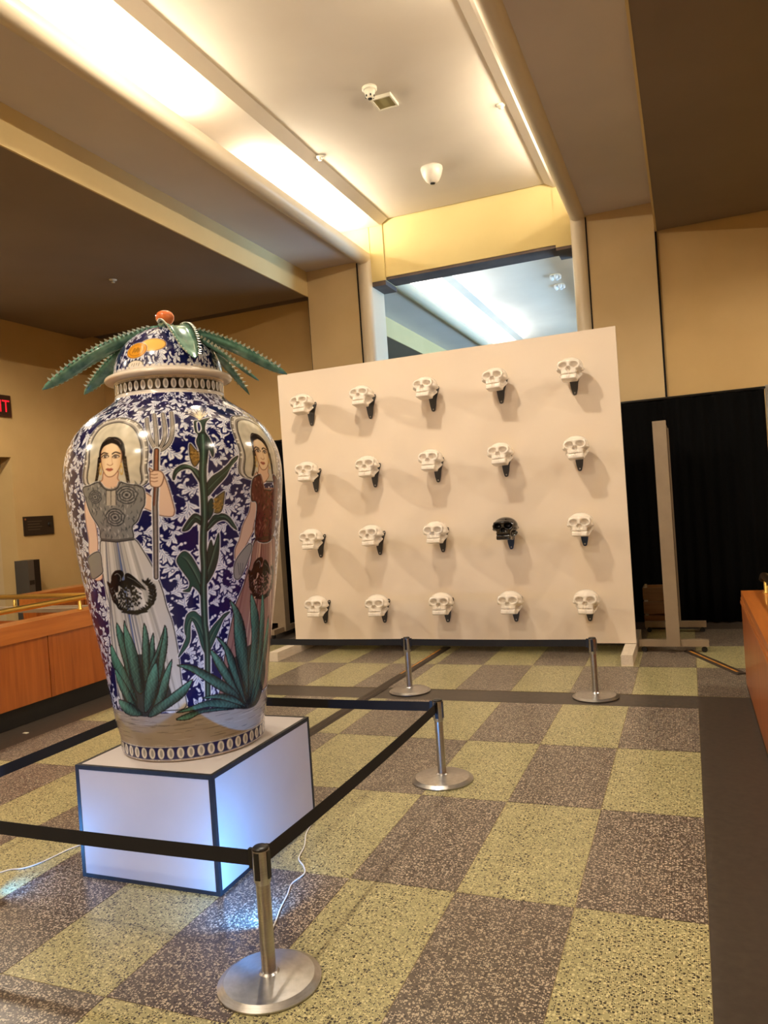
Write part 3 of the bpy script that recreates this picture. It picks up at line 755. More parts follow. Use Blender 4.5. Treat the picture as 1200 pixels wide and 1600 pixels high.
cord([(-2.875, -3.29), (-2.96, -3.16), (-2.93, -3.06), (-2.87, -3.025), (-2.83, -2.95), (-2.80, -2.80), (-2.74, -2.72), (-2.62, -2.66), (-2.545, -2.60)], 'thin white power cord on the wood parapet side of the pedestal')
tag(BX(-4.765, -4.725, -1.287, -1.263, -0.003, 0.001).build('paper_scrap', PLASTW), 'tiny white paper scrap on the dark border by the wood parapet', 'paper')

# ------------------------------------------------------------------ painted jar
JC = np.array([JX, JY]); PHI0 = math.atan2(CL[1]-JY, CL[0]-JX); JZ = 0.4915
BODY = [(0.300, 0.4915), (0.318, 0.493), (0.326, 0.500), (0.329, 0.512), (0.331, 0.56), (0.337, 0.593), (0.350, 0.666), (0.380, 0.896), (0.409, 1.069), (0.432, 1.21), (0.4515, 1.342), (0.468, 1.472),
        (0.4815, 1.56), (0.490, 1.645), (0.494, 1.70), (0.4935, 1.766), (0.482, 1.835), (0.456, 1.900), (0.418, 1.957), (0.365, 2.008), (0.306, 2.050), (0.270, 2.075), (0.253, 2.094), (0.248, 2.110), (0.248, 2.175)]
LID = [(0.2485, 2.203), (0.2475, 2.225), (0.240, 2.262), (0.226, 2.297), (0.205, 2.332), (0.178, 2.364), (0.146, 2.391), (0.108, 2.412), (0.068, 2.426), (0.026, 2.433)]
def resample(prof, step):
    P = np.array(prof); 
    # Catmull-Rom through the control points, then arc-length resampling
    out = []
    for i in range(len(P)-1):
        p0, p1, p2, p3 = P[max(i-1, 0)], P[i], P[i+1], P[min(i+2, len(P)-1)]
        for t in np.linspace(0, 1, 12, endpoint=False):
            m1 = (p2-p0)*0.5; m2 = (p3-p1)*0.5
            L = np.linalg.norm(p2-p1); m1 *= min(1, L/(np.linalg.norm(m1)+1e-9)); m2 *= min(1, L/(np.linalg.norm(m2)+1e-9))
            out.append((2*t**3-3*t**2+1)*p1+(t**3-2*t**2+t)*m1+(-2*t**3+3*t**2)*p2+(t**3-t**2)*m2)
    out.append(P[-1]); Q = np.array(out)
    s = np.r_[0, np.cumsum(np.linalg.norm(np.diff(Q, axis=0), axis=1))]
    n = int(s[-1]/step)+1; ss = np.linspace(0, s[-1], n)
    return np.c_[np.interp(ss, s, Q[:, 0]), np.interp(ss, s, Q[:, 1])], ss
XS = 0.42   # paint x = theta * XS
class Paint:
    def __init__(self, prof, step, dense, ncoarse, bg):
        self.P, self.v = resample(prof, step)
        d = math.radians(112)
        nd = int(2*d/dense)
        self.th = np.r_[np.linspace(-d, d, nd), np.linspace(d, 2*PI-d, ncoarse+2)[1:-1]]
        self.th[self.th > PI] -= 2*PI
        self.order = np.argsort(self.th); self.th = self.th[self.order]
        self.x = self.th*XS
        self.C = np.zeros((len(self.v), len(self.th), 3)); self.C[:] = bg
    def pix(self, pts):
        # photo pixel -> (x, v) on this surface of revolution
        out = []
        for (px, py) in pts:
            d = FX+RX*(px-600)/CAM['F']+UX*(800-py)/CAM['F']
            t = np.linspace(2.4, 4.4, 2600)
            W = CL[None]+d[None]*t[:, None]
            rr = np.hypot(W[:, 0]-JX, W[:, 1]-JY)
            R = np.interp(W[:, 2], self.P[:, 1], self.P[:, 0])
            s = rr-R
            k = np.argmax(s < 0) if (s < 0).any() else int(np.argmin(s))
            w = W[k]
            a = math.atan2(w[1]-JY, w[0]-JX)-PHI0
            a = (a+PI) % (2*PI)-PI
            out.append((a*XS, float(np.interp(w[2], self.P[:, 1], self.v))))
        return np.array(out)
    def vz(self, z): return float(np.interp(z, self.P[:, 1], self.v))
    def _sub(self, lo, hi):
        i0, i1 = np.searchsorted(self.x, [lo[0], hi[0]]); j0, j1 = np.searchsorted(self.v, [lo[1], hi[1]])
        if i1 <= i0 or j1 <= j0: return None
        return (slice(j0, j1), slice(i0, i1))
    def _segd(self, pts, X, Y, closed, wid=None):
        n = len(pts); best = np.full(X.shape, 1e9)
        for i in range(n if closed else n-1):
            a = pts[i]; b = pts[(i+1) % n]; d = b-a; L = d@d+1e-12
            t = np.clip(((X-a[0])*d[0]+(Y-a[1])*d[1])/L, 0, 1)
            dd = np.hypot(X-a[0]-t*d[0], Y-a[1]-t*d[1])
            if wid is not None: dd = dd-(wid[i]+(wid[(i+1) % n]-wid[i])*t)
            best = np.minimum(best, dd)
        return best
    AA = 0.0016
    def blend(self, s, al, col):
        self.C[s] = self.C[s]*(1-al[..., None])+np.asarray(col, float)*al[..., None]
    def fill(self, pts, col, alpha=1.0, fn=None):
        pts = np.asarray(pts, float); pad = 0.004
        s = self._sub(pts.min(0)-pad, pts.max(0)+pad)
        if s is None: return
        X, Y = np.meshgrid(self.x[s[1]], self.v[s[0]])
        ins = np.zeros(X.shape, bool); n = len(pts)
        for i in range(n):
            a, b = pts[i], pts[(i+1) % n]
            c = ((a[1] > Y) != (b[1] > Y))
            with np.errstate(divide='ignore', invalid='ignore'):
                xi = (b[0]-a[0])*(Y-a[1])/(b[1]-a[1])+a[0]
            ins ^= c & (X < xi)
        d = self._segd(pts, X, Y, True); d = np.where(ins, -d, d)
        al = np.clip(0.5-d/(2*self.AA), 0, 1)*alpha
        if fn is not None: self.C[s] = self.C[s]*(1-al[..., None])+fn(X, Y, d)*al[..., None]
        else: self.blend(s, al, col)
    def stroke(self, pts, w, col, closed=False, alpha=1.0):
        pts = np.asarray(pts, float)
        wid = None if np.isscalar(w) else np.asarray(w, float)/2
        wm = w/2 if wid is None else wid.max()
        s = self._sub(pts.min(0)-wm-0.004, pts.max(0)+wm+0.004)
        if s is None: return
        X, Y = np.meshgrid(self.x[s[1]], self.v[s[0]])
        d = self._segd(pts, X, Y, closed, wid)
        if wid is None: d = d-w/2
        self.blend(s, np.clip(0.5-d/(2*self.AA), 0, 1)*alpha, col)
    def ell(self, c, rx, ry, col, rot=0.0, alpha=1.0, ring=None):
        m = max(rx, ry)+0.004
        s = self._sub((c[0]-m, c[1]-m), (c[0]+m, c[1]+m))
        if s is None: return
        X, Y = np.meshgrid(self.x[s[1]]-c[0], self.v[s[0]]-c[1])
        ca, sa = math.cos(rot), math.sin(rot)
        U = X*ca+Y*sa; W = -X*sa+Y*ca
        d = (np.sqrt((U/rx)**2+(W/ry)**2)-1)*min(rx, ry)
        if ring: d = np.abs(d)-ring/2
        self.blend(s, np.clip(0.5-d/(2*self.AA), 0, 1)*alpha, col)
    def object(self, name, mat, parent):
        nv, nt = len(self.v), len(self.th)
        ang = PHI0+self.th
        R = self.P[:, 0][:, None]; Z = np.repeat(self.P[:, 1][:, None], nt, 1)
        co = np.stack([R*np.cos(ang)[None], R*np.sin(ang)[None], Z-JZ], -1).reshape(-1, 3).astype(np.float32)
        j, i = np.meshgrid(np.arange(nv-1), np.arange(nt), indexing='ij')
        i2 = (i+1) % nt
        q = np.stack([j*nt+i, j*nt+i2, (j+1)*nt+i2, (j+1)*nt+i], -1).reshape(-1, 4).astype(np.int32)
        me = bpy.data.meshes.new(name)
        me.vertices.add(len(co)); me.vertices.foreach_set('co', co.ravel())
        me.loops.add(q.size); me.loops.foreach_set('vertex_index', q.ravel())
        me.polygons.add(len(q)); me.polygons.foreach_set('loop_start', np.arange(0, q.size, 4, dtype=np.int32))
        try: me.polygons.foreach_set('loop_total', np.full(len(q), 4, dtype=np.int32))
        except Exception: pass
        me.update(calc_edges=True)
        me.polygons.foreach_set('use_smooth', np.ones(len(q), bool))
        a = me.color_attributes.new('paint', 'FLOAT_COLOR', 'POINT')
        lin = s2l(np.clip(self.C, 0, 255)).reshape(-1, 3)
        a.data.foreach_set('color', np.c_[lin, np.ones(len(lin))].astype(np.float32).ravel())
        me.materials.append(mat); me.validate(); me.update()
        return linkmesh(name, me, parent)

def spline(pts, n=6, closed=False):
    P = np.asarray(pts, float); out = []; N = len(P)
    for i in range(N if closed else N-1):
        g = (lambda k: P[k % N]) if closed else (lambda k: P[min(max(k, 0), N-1)])
        p0, p1, p2, p3 = g(i-1), g(i), g(i+1), g(i+2)
        for t in np.linspace(0, 1, n, endpoint=False):
            out.append(0.5*((2*p1)+(p2-p0)*t+(2*p0-5*p1+4*p2-p3)*t*t+(3*p1-p0-3*p2+p3)*t**3))
    if not closed: out.append(P[-1])
    return np.array(out)

NAVY = np.array((15, 18, 72.)); PW = np.array((226, 228, 232.)); PS = np.array((150, 160, 188.)); INK = np.array((28, 26, 28.))
SKIN = np.array((224, 190, 160.)); TEAL = np.array((66, 124, 108.)); TEALD = np.array((26, 46, 42.))
R2 = random.Random(11)

def leaf_motif(p, c, size, ang, lobes=5, curl=1):
    """one white acanthus spray: curled spine, rounded lobes, vein strokes"""
    ca, sa = math.cos(ang), math.sin(ang)
    def W(u, w): return (c[0]+size*(u*ca-w*sa), c[1]+size*(u*sa+w*ca))
    sp = []; a = 0.0; u = w = 0.0
    n = 14
    for wd, cl in ((0.085, NAVY), (0.0, PW)): _leaf(p, W, size, lobes, curl, wd, cl)
def _leaf(p, W, size, lobes, curl, ex, PW):
    sp = []; a = 0.0; u = w = 0.0; n = 14; ink = ex > 0
    for k in range(n):
        sp.append((u, w)); a += curl*(0.10+0.030*k); u += 0.095*math.cos(a); w += 0.095*math.sin(a)
    S = [W(*q) for q in sp]
    p.stroke(S, (np.linspace(0.15, 0.07, n)+2*ex)*size, PW)
    p.ell(S[-1], (0.075+ex)*size, (0.075+ex)*size, PW)
    for k in range(lobes):
        i = 1+int(k*(n-4)/lobes); t = np.array(sp[i+1])-np.array(sp[i]); t /= np.linalg.norm(t)+1e-9
        nr = np.array((t[1], -t[0]))*curl
        dr = nr*0.85+t*0.62
        L = (0.44-0.045*k)
        e = np.array(sp[i])+dr*L; mid = np.array(sp[i])+dr*L*0.55+t*0.05
        p.stroke([W(*sp[i]), W(*mid), W(*e)], (np.array((0.10, 0.20, 0.05))+2*ex)*size, PW)
        if not ink: p.stroke([W(*sp[i]), W(*mid)], 0.034*size, PS)
        if k < lobes-1:
            dr2 = -nr*0.7+t*0.7; e2 = np.array(sp[i])+dr2*L*0.55
            p.stroke([W(*sp[i]), W(*e2)], (np.array((0.09, 0.03))+2*ex)*size, PW)
    if not ink: p.stroke(S[:-2], 0.036*size, PS)
def foliage(p, lo, hi, step, size):
    y = lo[1]; r = 0
    while y < hi[1]:
        x = lo[0]+(0.5*step if r % 2 else 0)
        while x < hi[0]:
            c = (x+R2.uniform(-0.2, 0.2)*step, y+R2.uniform(-0.2, 0.2)*step)
            a = R2.uniform(0, 2*PI); k = R2.choice((-1, 1))
            leaf_motif(p, c, size*R2.uniform(0.85, 1.15), a, R2.choice((4, 5, 5)), k)
            leaf_motif(p, (c[0]-0.10*size*math.cos(a), c[1]-0.10*size*math.sin(a)), size*0.72, a+PI*R2.uniform(0.8, 1.2), 4, k)
            for _ in range(2):
                q = (c[0]+R2.uniform(-0.55, 0.55)*step, c[1]+R2.uniform(-0.55, 0.55)*step)
                rr = R2.uniform(0.0035, 0.0065)
                p.ell(q, rr+0.0025, rr+0.0025, NAVY); p.ell(q, rr, rr, PW)
            x += step
        y += step*0.86; r += 1

jar = Paint(BODY, 0.0024, 0.0056, 90, NAVY)
XM = PI*XS
foliage(jar, (-XM, 0.06), (XM, jar.v[-1]-0.05), 0.104, 0.094)

CROP = {1: (120, 630, 7.5), 2: (110, 780, 6.6667), 3: (140, 940, 7.5), 4: (260, 630, 6.6667), 5: (260, 820, 6.6667), 6: (260, 960, 6.6667)}
def cp(k, pts):
    ox, oy, s = CROP[k]; return [(ox+x/s, oy+y/s) for x, y in pts]
def J(k, pts): return jar.pix(cp(k, pts))
K = 1/330.0   # one photo pixel on the jar in metres
def outlined(poly, col, ink=INK, w=1.1*K, white=0.0, smooth=True, fn=None):
    q = spline(poly, 5, True) if smooth else np.asarray(poly)
    if white: jar.stroke(q, white, PW, True)
    jar.fill(q, col, fn=fn); jar.stroke(q, w, ink, True)
    return q

# ground band behind everything at the foot
vb0, vb1 = jar.vz(0.562), jar.vz(0.712)
jar.fill([(-XM-0.1, vb0), (XM+0.1, vb0), (XM+0.1, vb1), (-XM-0.1, vb1)], (158, 146, 132))
for k in range(260):
    x = R2.uniform(-XM, XM); y = R2.uniform(vb0+0.004, vb1); L = R2.uniform(0.03, 0.12)
    jar.stroke([(x, y), (x+L*0.5, y+R2.uniform(-0.003, 0.003)), (x+L, y)], np.array((0.001, R2.uniform(0.002, 0.005), 0.001)), R2.choice(((108, 94, 82), (190, 178, 164), (134, 116, 100), (88, 80, 74))), alpha=0.75)

def head(dx, hairup=False):
    sh = np.array((dx, 0.0)); q = lambda pts: J(1, pts)+sh
    halo = q([(165, 975), (148, 700), (160, 520), (215, 380), (320, 270), (480, 225), (610, 255), (690, 330), (740, 450), (757, 580), (745, 760), (700, 975)])
    cx = halo[:, 0].mean(); out = halo.copy(); out[:, 0] = cx+(out[:, 0]-cx)*1.22; out[:, 1] = halo[:, 1].min()+(halo[:, 1]-halo[:, 1].min())*1.10
    s1 = spline(out, 5, True)
    jar.stroke(s1, 3*K, PW, True); jar.fill(s1, (136, 130, 122)); jar.stroke(s1, 1.2*K, INK, True)
    mid = halo.copy(); mid[:, 0] = cx+(mid[:, 0]-cx)*1.10; mid[:, 1] = halo[:, 1].min()+(halo[:, 1]-halo[:, 1].min())*1.05
    jar.stroke(spline(mid, 5, True), 2.2*K, (206, 202, 192), True)
    for k in range(4, 60):
        if (k//2) % 2: continue
        pt = s1[k % len(s1)]*0.5+spline(mid, 5, True)[k % len(s1)]*0.5
        jar.ell(pt, 1.8*K, 1.4*K, (222, 218, 206))
    def halofn(X, Y, d):
        n = np.sin(X*90+3*np.sin(Y*40))*np.sin(Y*70+2*np.sin(X*55))
        return np.array((196, 190, 170.))+n[..., None]*np.array((9, 9, 9.))
    outlined(halo, (198, 192, 174), fn=halofn, w=1.3*K)
    # braids
    for pts in ([(268, 650), (255, 760), (238, 860), (222, 945)], [(556, 640), (570, 740), (590, 850), (606, 945)]):
        b = spline(q(pts), 5); jar.stroke(b, np.linspace(5.6, 3.6, len(b))*K, (30, 24, 22))
        for k in range(1, len(b)-1, 2): jar.stroke([b[k]+(-1.6*K, 1.0*K), b[k]+(1.6*K, -1.0*K)], 0.7*K, (92, 78, 70))
    outlined(q([(325, 800), (300, 900), (255, 930), (330, 1010), (420, 1015), (500, 930), (478, 880), (478, 790)]), SKIN, (150, 96, 66))
    hair = q([(262, 640), (268, 555), (300, 468), (360, 405), (410, 396), (480, 402), (540, 452), (566, 545), (560, 650), (524, 660), (410, 640), (285, 665)])
    jar.fill(spline(hair, 5, True), (28, 22, 20))
    face = q([(283, 600), (298, 535), (340, 492), (410, 466), (480, 495), (515, 550), (527, 620), (516, 715), (483, 790), (432, 848), (375, 864), (330, 832), (295, 740)])
    def skin(X, Y, d):
        u = (X-face[:, 0].mean())/(np.ptp(face[:, 0])/2)
        return np.array((236, 212, 176.))[None, None]-np.clip(np.abs(u)-0.45, 0, 1)[..., None]*np.array((46, 66, 80.))
    outlined(face, SKIN, (112, 64, 46), 0.9*K, fn=skin)
    jar.stroke(spline(q([(285, 560), (320, 500), (405, 462), (405, 408)]), 4), 1.0*K, (40, 32, 28)); jar.stroke(spline(q([(405, 462), (470, 480), (520, 545)]), 4), 1.4*K, (28, 22, 20))
    jar.stroke(spline(q([(320, 450), (360, 420), (390, 415)]), 4), 0.9*K, (104, 92, 84)); jar.stroke(spline(q([(440, 420), (490, 440), (515, 480)]), 4), 0.9*K, (104, 92, 84))
    for pts in ([(286, 606), (318, 582), (366, 594)], [(412, 598), (455, 574), (512, 592)]):
        jar.stroke(spline(q(pts), 5), np.array([0.6]+[1.7]*9+[0.9])[:11]*K if len(spline(q(pts), 5)) == 11 else 1.4*K, (44, 28, 22))
    for ex in (332, 456):
        c = q([(ex, 626)])[0]; jar.ell(c, 3.8*K, 1.8*K, (232, 218, 198)); jar.ell(c, 1.9*K, 1.8*K, (54, 40, 34)); jar.ell(c+(0.5*K, 0.6*K), 0.6*K, 0.6*K, (230, 226, 220))
        jar.stroke(spline(q([(ex-38, 632), (ex-10, 606), (ex+30, 612), (ex+42, 626)]), 4), 1.2*K, (36, 24, 22)); jar.stroke(spline(q([(ex-30, 640), (ex, 646), (ex+34, 634)]), 4), 0.6*K, (120, 84, 66))
    jar.stroke(spline(q([(408, 620), (412, 670), (420, 715)]), 4), 0.8*K, (206, 168, 132)); jar.stroke(spline(q([(356, 716), (375, 726), (392, 730), (412, 722), (420, 710)]), 4), 1.0*K, (168, 118, 88))
    jar.fill(spline(q([(340, 775), (365, 760), (383, 765), (402, 758), (424, 776), (400, 796), (372, 798)]), 4, True), (182, 108, 88)); jar.stroke(spline(q([(342, 776), (383, 780), (422, 776)]), 4), 0.8*K, (112, 56, 48))
    for ex, ey in ((522, 760), (276, 760)):
        c = q([(ex, ey+25)])[0]; jar.ell(c, 1.7*K, 5.5*K, (196, 158, 84), ring=1.0*K)
        c = q([(ex, ey-45)])[0]; jar.ell(c, 1.3*K, 2.0*K, (206, 172, 104))
    return face[:, 0].mean()

# ---- figure A (woman in a grey blouse with a pitchfork)
def blouse(pts, col, dark, light, dx=0.0, seed=3):
    rr = random.Random(seed); pts = pts+np.array((dx, 0))
    q = spline(pts, 5, True); jar.stroke(q, 3.0*K, PW, True); jar.fill(q, col)
    lo, hi = pts.min(0), pts.max(0)
    from_inside = []
    for k in range(220):
        x = rr.uniform(lo[0], hi[0]); y = rr.uniform(lo[1], hi[1])
        # even-odd test
        ins = False
        for i in range(len(q)):
            a, b = q[i], q[(i+1) % len(q)]
            if (a[1] > y) != (b[1] > y) and x < (b[0]-a[0])*(y-a[1])/(b[1]-a[1])+a[0]: ins = not ins
        if not ins: continue
        L = rr.uniform(3, 9)*K; a = rr.uniform(-0.5, 0.5)+PI/2
        jar.stroke([(x, y), (x+L*math.cos(a)*0.5+K, y+L*math.sin(a)*0.5), (x+L*math.cos(a), y+L*math.sin(a))], np.array((0.4, rr.uniform(1, 2.6), 0.4))*K, rr.choice((dark, dark, light)), alpha=0.7)
    jar.stroke(q, 1.3*K, INK, True)
    return q
def rose(c, r, dark, light):
    jar.ell(c, r, r, (128, 128, 124), alpha=0.9)
    r5 = random.Random(int(abs(c[0])*1e4))
    for ring_, n_ in ((0.92, 7), (0.66, 6), (0.40, 4)):
        a0 = r5.uniform(0, 6)
        for k in range(n_):
            a = a0+k*2*PI/n_; da = 1.0*PI/n_
            arc = [(c[0]+ring_*r*(1+0.10*math.sin(3*b))*math.cos(a+b*da), c[1]+ring_*r*0.92*math.sin(a+b*da)) for b in (-1, -0.5, 0, 0.5, 1)]
            jar.stroke(spline(arc, 3), np.array([0.6]+[2.6]*5+[1.6]*6+[0.6])*K, dark, alpha=0.85)
            arc = [(c[0]+(ring_-0.12)*r*math.cos(a+b*da), c[1]+(ring_-0.12)*r*0.92*math.sin(a+b*da)) for b in (-0.7, 0, 0.7)]
            jar.stroke(spline(arc, 3), 1.1*K, light, alpha=0.8)
    jar.ell(c, 0.16*r, 0.14*r, dark)
def skirt(q, base, folds, dark, light):
    jar.stroke(spline(q, 5, True), 3.2*K, PW, True); jar.fill(spline(q, 5, True), base)
    for top, bot, w, col in folds:
        m1 = top*0.65+bot*0.35+np.array((0, 0)); jar.stroke(spline([top, m1, bot], 6), np.interp(np.linspace(0, 1, 13), (0, 0.5, 1), (0.6*w, w, 0.5*w)), col, alpha=0.75)
    jar.stroke(spline(q, 5, True), 1.3*K, INK, True)
def emblem(dx, s=1.0):
    c0 = J(2, [(620, 970)])[0]+np.array((dx, 0))
    def g(x, y): return (c0[0]+(x-620)/6.6667*K*1.05, c0[1]-(y-970)/6.6667*K)
    BL = (24, 22, 22)
    rr = random.Random(5)
    for arc in ([(432, 880), (436, 960), (452, 1040), (500, 1115), (580, 1155), (640, 1160)], [(775, 870), (815, 930), (822, 1000), (800, 1075), (730, 1140), (650, 1162)]):
        S = spline([g(*a) for a in arc], 4); jar.stroke(S, 1.5*K, BL)
        for k, pt in enumerate(S):
            for sgn in (-1, 1): jar.ell((pt[0]+sgn*2.6*K, pt[1]+rr.uniform(-1, 1)*K), 3.6*K, 1.5*K, BL, sgn*0.9+rr.uniform(-.4, .4))
    jar.fill(spline([g(*a) for a in [(470, 960), (452, 880), (460, 815), (496, 772), (530, 758), (575, 762), (590, 800), (560, 850), (590, 850), (600, 800), (640, 792), (700, 850), (770, 955), (720, 935), (735, 960), (690, 925), (650, 905), (640, 940), (600, 905), (560, 930), (520, 905), (505, 960)]], 4, True), BL)
    jar.stroke(spline([g(*a) for a in [(500, 800), (530, 790), (555, 820), (545, 860)]], 4), 0.8*K, (150, 146, 140)); jar.stroke(spline([g(*a) for a in [(620, 825), (680, 860), (735, 915)]], 4), 0.7*K, (120, 118, 112))
    for k in range(120):
        a = rr.uniform(0, 2*PI); r = rr.uniform(0, 1)**0.5
        x, y = 605+r*115*math.cos(a), 1010+r*105*math.sin(a)
        jar.ell(g(x, y), rr.uniform(1.0, 2.6)*K, rr.uniform(0.8, 1.6)*K, BL, rr.uniform(0, 3))
    jar.stroke([g(505, 1155), g(620, 1175), g(750, 1160)], 2.2*K, BL)

PA = lambda k, pts: J(k, pts)
# skirt A
sk = np.concatenate([PA(2, [(322, 428), (480, 440), (655, 412), (760, 540), (880, 750), (960, 950)]), PA(3, [(905, 60), (975, 260), (1040, 600), (1080, 950), (1130, 1230), (900, 1280), (600, 1300), (420, 1280), (330, 1000), (290, 700), (255, 380), (235, 60)]), PA(2, [(372, 960), (335, 760), (315, 590)])])
tops = PA(2, [(330+20*k, 440) for k in range(17)]); bots = PA(3, [(300+50*k, 1240) for k in range(17)])
cols = [(120, 122, 128), (92, 96, 106), (206, 204, 198), (132, 132, 130), (84, 90, 104), (222, 220, 214), (150, 148, 142), (176, 172, 162), (112, 114, 118)]
rr = random.Random(9)
folds = [(tops[k], bots[k], rr.uniform(2.2, 5.0)*K, cols[(k*5) % 9] if k < 10 else cols[(2, 5, 7, 6)[k % 4]]) for k in range(1, 17)]
folds += [(tops[8], bots[7], 3.0*K, (70, 92, 150))]
skirt(sk, (196, 194, 188), folds, (90, 92, 98), (226, 224, 218))
# hanging arm and cuff
outlined(PA(2, [(150, 70), (172, 30), (240, 200), (272, 320), (282, 545), (200, 575), (192, 420), (165, 250)]), (226, 196, 174), (120, 76, 60), white=2.6*K)
outlined(PA(2, [(285, 760), (325, 765), (330, 830), (280, 850), (250, 820)]), (222, 186, 160), (120, 76, 60))
outlined(PA(2, [(185, 612), (300, 548), (332, 690), (330, 772), (232, 830), (200, 700)]), (132, 132, 126), white=2.4*K)
xa = head(0.0)
# raised arm
outlined(np.concatenate([PA(1, [(870, 810), (930, 786), (1000, 815), (1062, 950), (1132, 1190)]), PA(2, [(1085, 130), (1055, 180), (930, 168), (850, 128), (745, 75), (765, 10)]), PA(1, [(800, 1050), (890, 1100), (950, 1110), (940, 1010), (870, 960)])]), (226, 196, 168), (104, 66, 50), white=3.2*K)
qb = blouse(np.concatenate([PA(1, [(72, 1000), (150, 965), (262, 925), (330, 995), (410, 1012), (475, 985), (505, 925), (600, 950), (775, 990)]), PA(2, [(775, 40), (745, 110), (700, 225), (645, 290), (650, 410), (480, 428), (325, 418), (300, 300), (210, 150), (165, 20)])]), (128, 128, 124), (66, 68, 70), (188, 186, 180))
jar.fill(PA(1, [(350, 1030), (455, 1020), (460, 1200), (340, 1200)]), (196, 186, 168), 0.8)
for x in (345, 400, 460): jar.stroke(PA(1, [(x, 1020), (x, 1190)]), 0.9*K, (70, 66, 64))
rose(PA(1, [(585, 1075)])[0], 13.5*K, (58, 60, 62), (170, 170, 166)); rose(PA(2, [(465, 190)])[0], 13.5*K, (58, 60, 62), (164, 164, 160)); rose(PA(1, [(215, 1100)])[0], 10*K, (66, 68, 70), (150, 150, 148))
jar.stroke(spline(PA(1, [(262, 930), (330, 998), (405, 1014), (475, 988), (502, 925)]), 5), 2.6*K, (112, 106, 100)); jar.stroke(spline(PA(1, [(262, 930), (330, 1006), (405, 1024), (475, 996), (510, 935)]), 5), 0.9*K, INK)
jar.stroke(PA(2, [(325, 422), (480, 436), (655, 412)]), 4.0*K, (86, 84, 82)); jar.stroke(PA(2, [(325, 432), (480, 447), (655, 423)]), 0.9*K, INK)
emblem(0.0)
# pitchfork
tines = [[(820, 180), (832, 300), (862, 420), (930, 545)], [(908, 132), (925, 300), (938, 520)], [(1008, 122), (1032, 300), (1020, 440), (960, 550)], [(1108, 108), (1122, 290), (1095, 440), (1020, 530), (940, 560)]]
for wd, col in ((7.4, PW), (5.4, INK), (3.4, (176, 168, 156)), (1.0, (112, 104, 98))):
    for t in tines: jar.stroke(spline(PA(1, t), 5), wd*K, col)
sh1 = PA(1, [(935, 550), (930, 790)]); sh2 = np.concatenate([PA(1, [(930, 960), (918, 1190)]), PA(2, [(885, 170), (890, 500), (893, 815)])])
for wd, c1_, c2_ in ((9.0, PW, PW), (6.2, INK, INK), (4.2, (124, 74, 52), (118, 106, 98)), (1.0, (176, 130, 100), (168, 160, 150))):
    jar.stroke(sh1, wd*K, c1_); jar.stroke(sh2, wd*K, c2_)
jar.stroke(PA(1, [(918, 975), (905, 1195)]), 2.0*K, (112, 64, 46))
# hand fingers over the shaft
outlined(PA(1, [(862, 800), (905, 790), (985, 800), (1020, 860), (990, 960), (930, 985), (868, 960), (858, 880)]), (226, 196, 166), (104, 66, 50))
for y in (832, 872, 912): jar.stroke(PA(1, [(864, y), (910, y+8), (945, y)]), 0.9*K, (128, 84, 64))
outlined(PA(1, [(850, 760), (880, 775), (890, 800), (862, 800)]), (226, 196, 166), (104, 66, 50))

# ---- corn plant
GD = (44, 60, 52); GL = (84, 112, 96)
def veins(pts, n=3, col=GL, w=0.9):
    c = np.asarray(pts); m = c.mean(0)
def corn_leaf(poly, spine, col=GD):
    q = spline(poly, 4, True); jar.stroke(q, 3.6*K, PW, True); jar.fill(q, col); jar.stroke(q, 1.0*K, INK, True)
    s = spline(spine, 5)
    for off, cc, w in ((0.0, (98, 128, 108), 1.1), (1.6, (70, 96, 82), 0.9), (-1.6, (24, 36, 32), 1.0)):
        jar.stroke(s+np.array((off*K, off*0.5*K)), np.interp(np.linspace(0, 1, len(s)), (0, 0.4, 1), (0.5*w, w, 0.3))*K, cc)
stalk = np.concatenate([J(4, [(378, 330), (385, 550), (378, 750), (392, 950), (398, 1200)]), J(5, [(388, 60), (385, 250), (395, 450), (388, 650), (392, 850), (402, 1050)]), J(6, [(408, 150), (425, 350), (430, 600), (432, 860)])])
stalk = spline(stalk, 3)
for wd, col in ((12.5, PW),): jar.stroke(stalk, wd*K, col)
corn_leaf(J(4, [(365, 760), (330, 700), (250, 655), (170, 640), (90, 690), (65, 770), (80, 800), (110, 730), (170, 690), (250, 690), (310, 770), (372, 860)]), J(4, [(360, 800), (270, 680), (170, 660), (90, 730)]))
corn_leaf(J(4, [(415, 860), (470, 770), (560, 710), (640, 640), (690, 580), (745, 548), (730, 590), (670, 660), (620, 760), (520, 870), (425, 970)]), J(4, [(430, 900), (540, 780), (640, 690), (720, 575)]))
corn_leaf(J(4, [(365, 1190), (300, 1150), (240, 1200), (165, 1325), (230, 1320), (300, 1240), (360, 1270)]), J(4, [(360, 1220), (290, 1190), (190, 1320)]))
corn_leaf(J(4, [(415, 1310), (480, 1180), (580, 1150), (660, 1190), (735, 1315), (690, 1290), (620, 1220), (540, 1230), (460, 1300), (425, 1333)]), J(4, [(430, 1300), (520, 1200), (620, 1190), (710, 1290)]))
corn_leaf(J(5, [(375, 570), (340, 470), (260, 330), (190, 275), (130, 320), (110, 390), (180, 500), (240, 590), (230, 660), (172, 690), (240, 697), (270, 640), (330, 690), (378, 760)]), J(5, [(370, 650), (300, 500), (220, 370), (170, 330)]), (44, 74, 64))
corn_leaf(J(5, [(392, 570), (408, 380), (460, 160), (492, 225), (545, 85), (545, 300), (500, 480), (415, 620)]), J(5, [(405, 560), (460, 400), (500, 260), (535, 140)]))
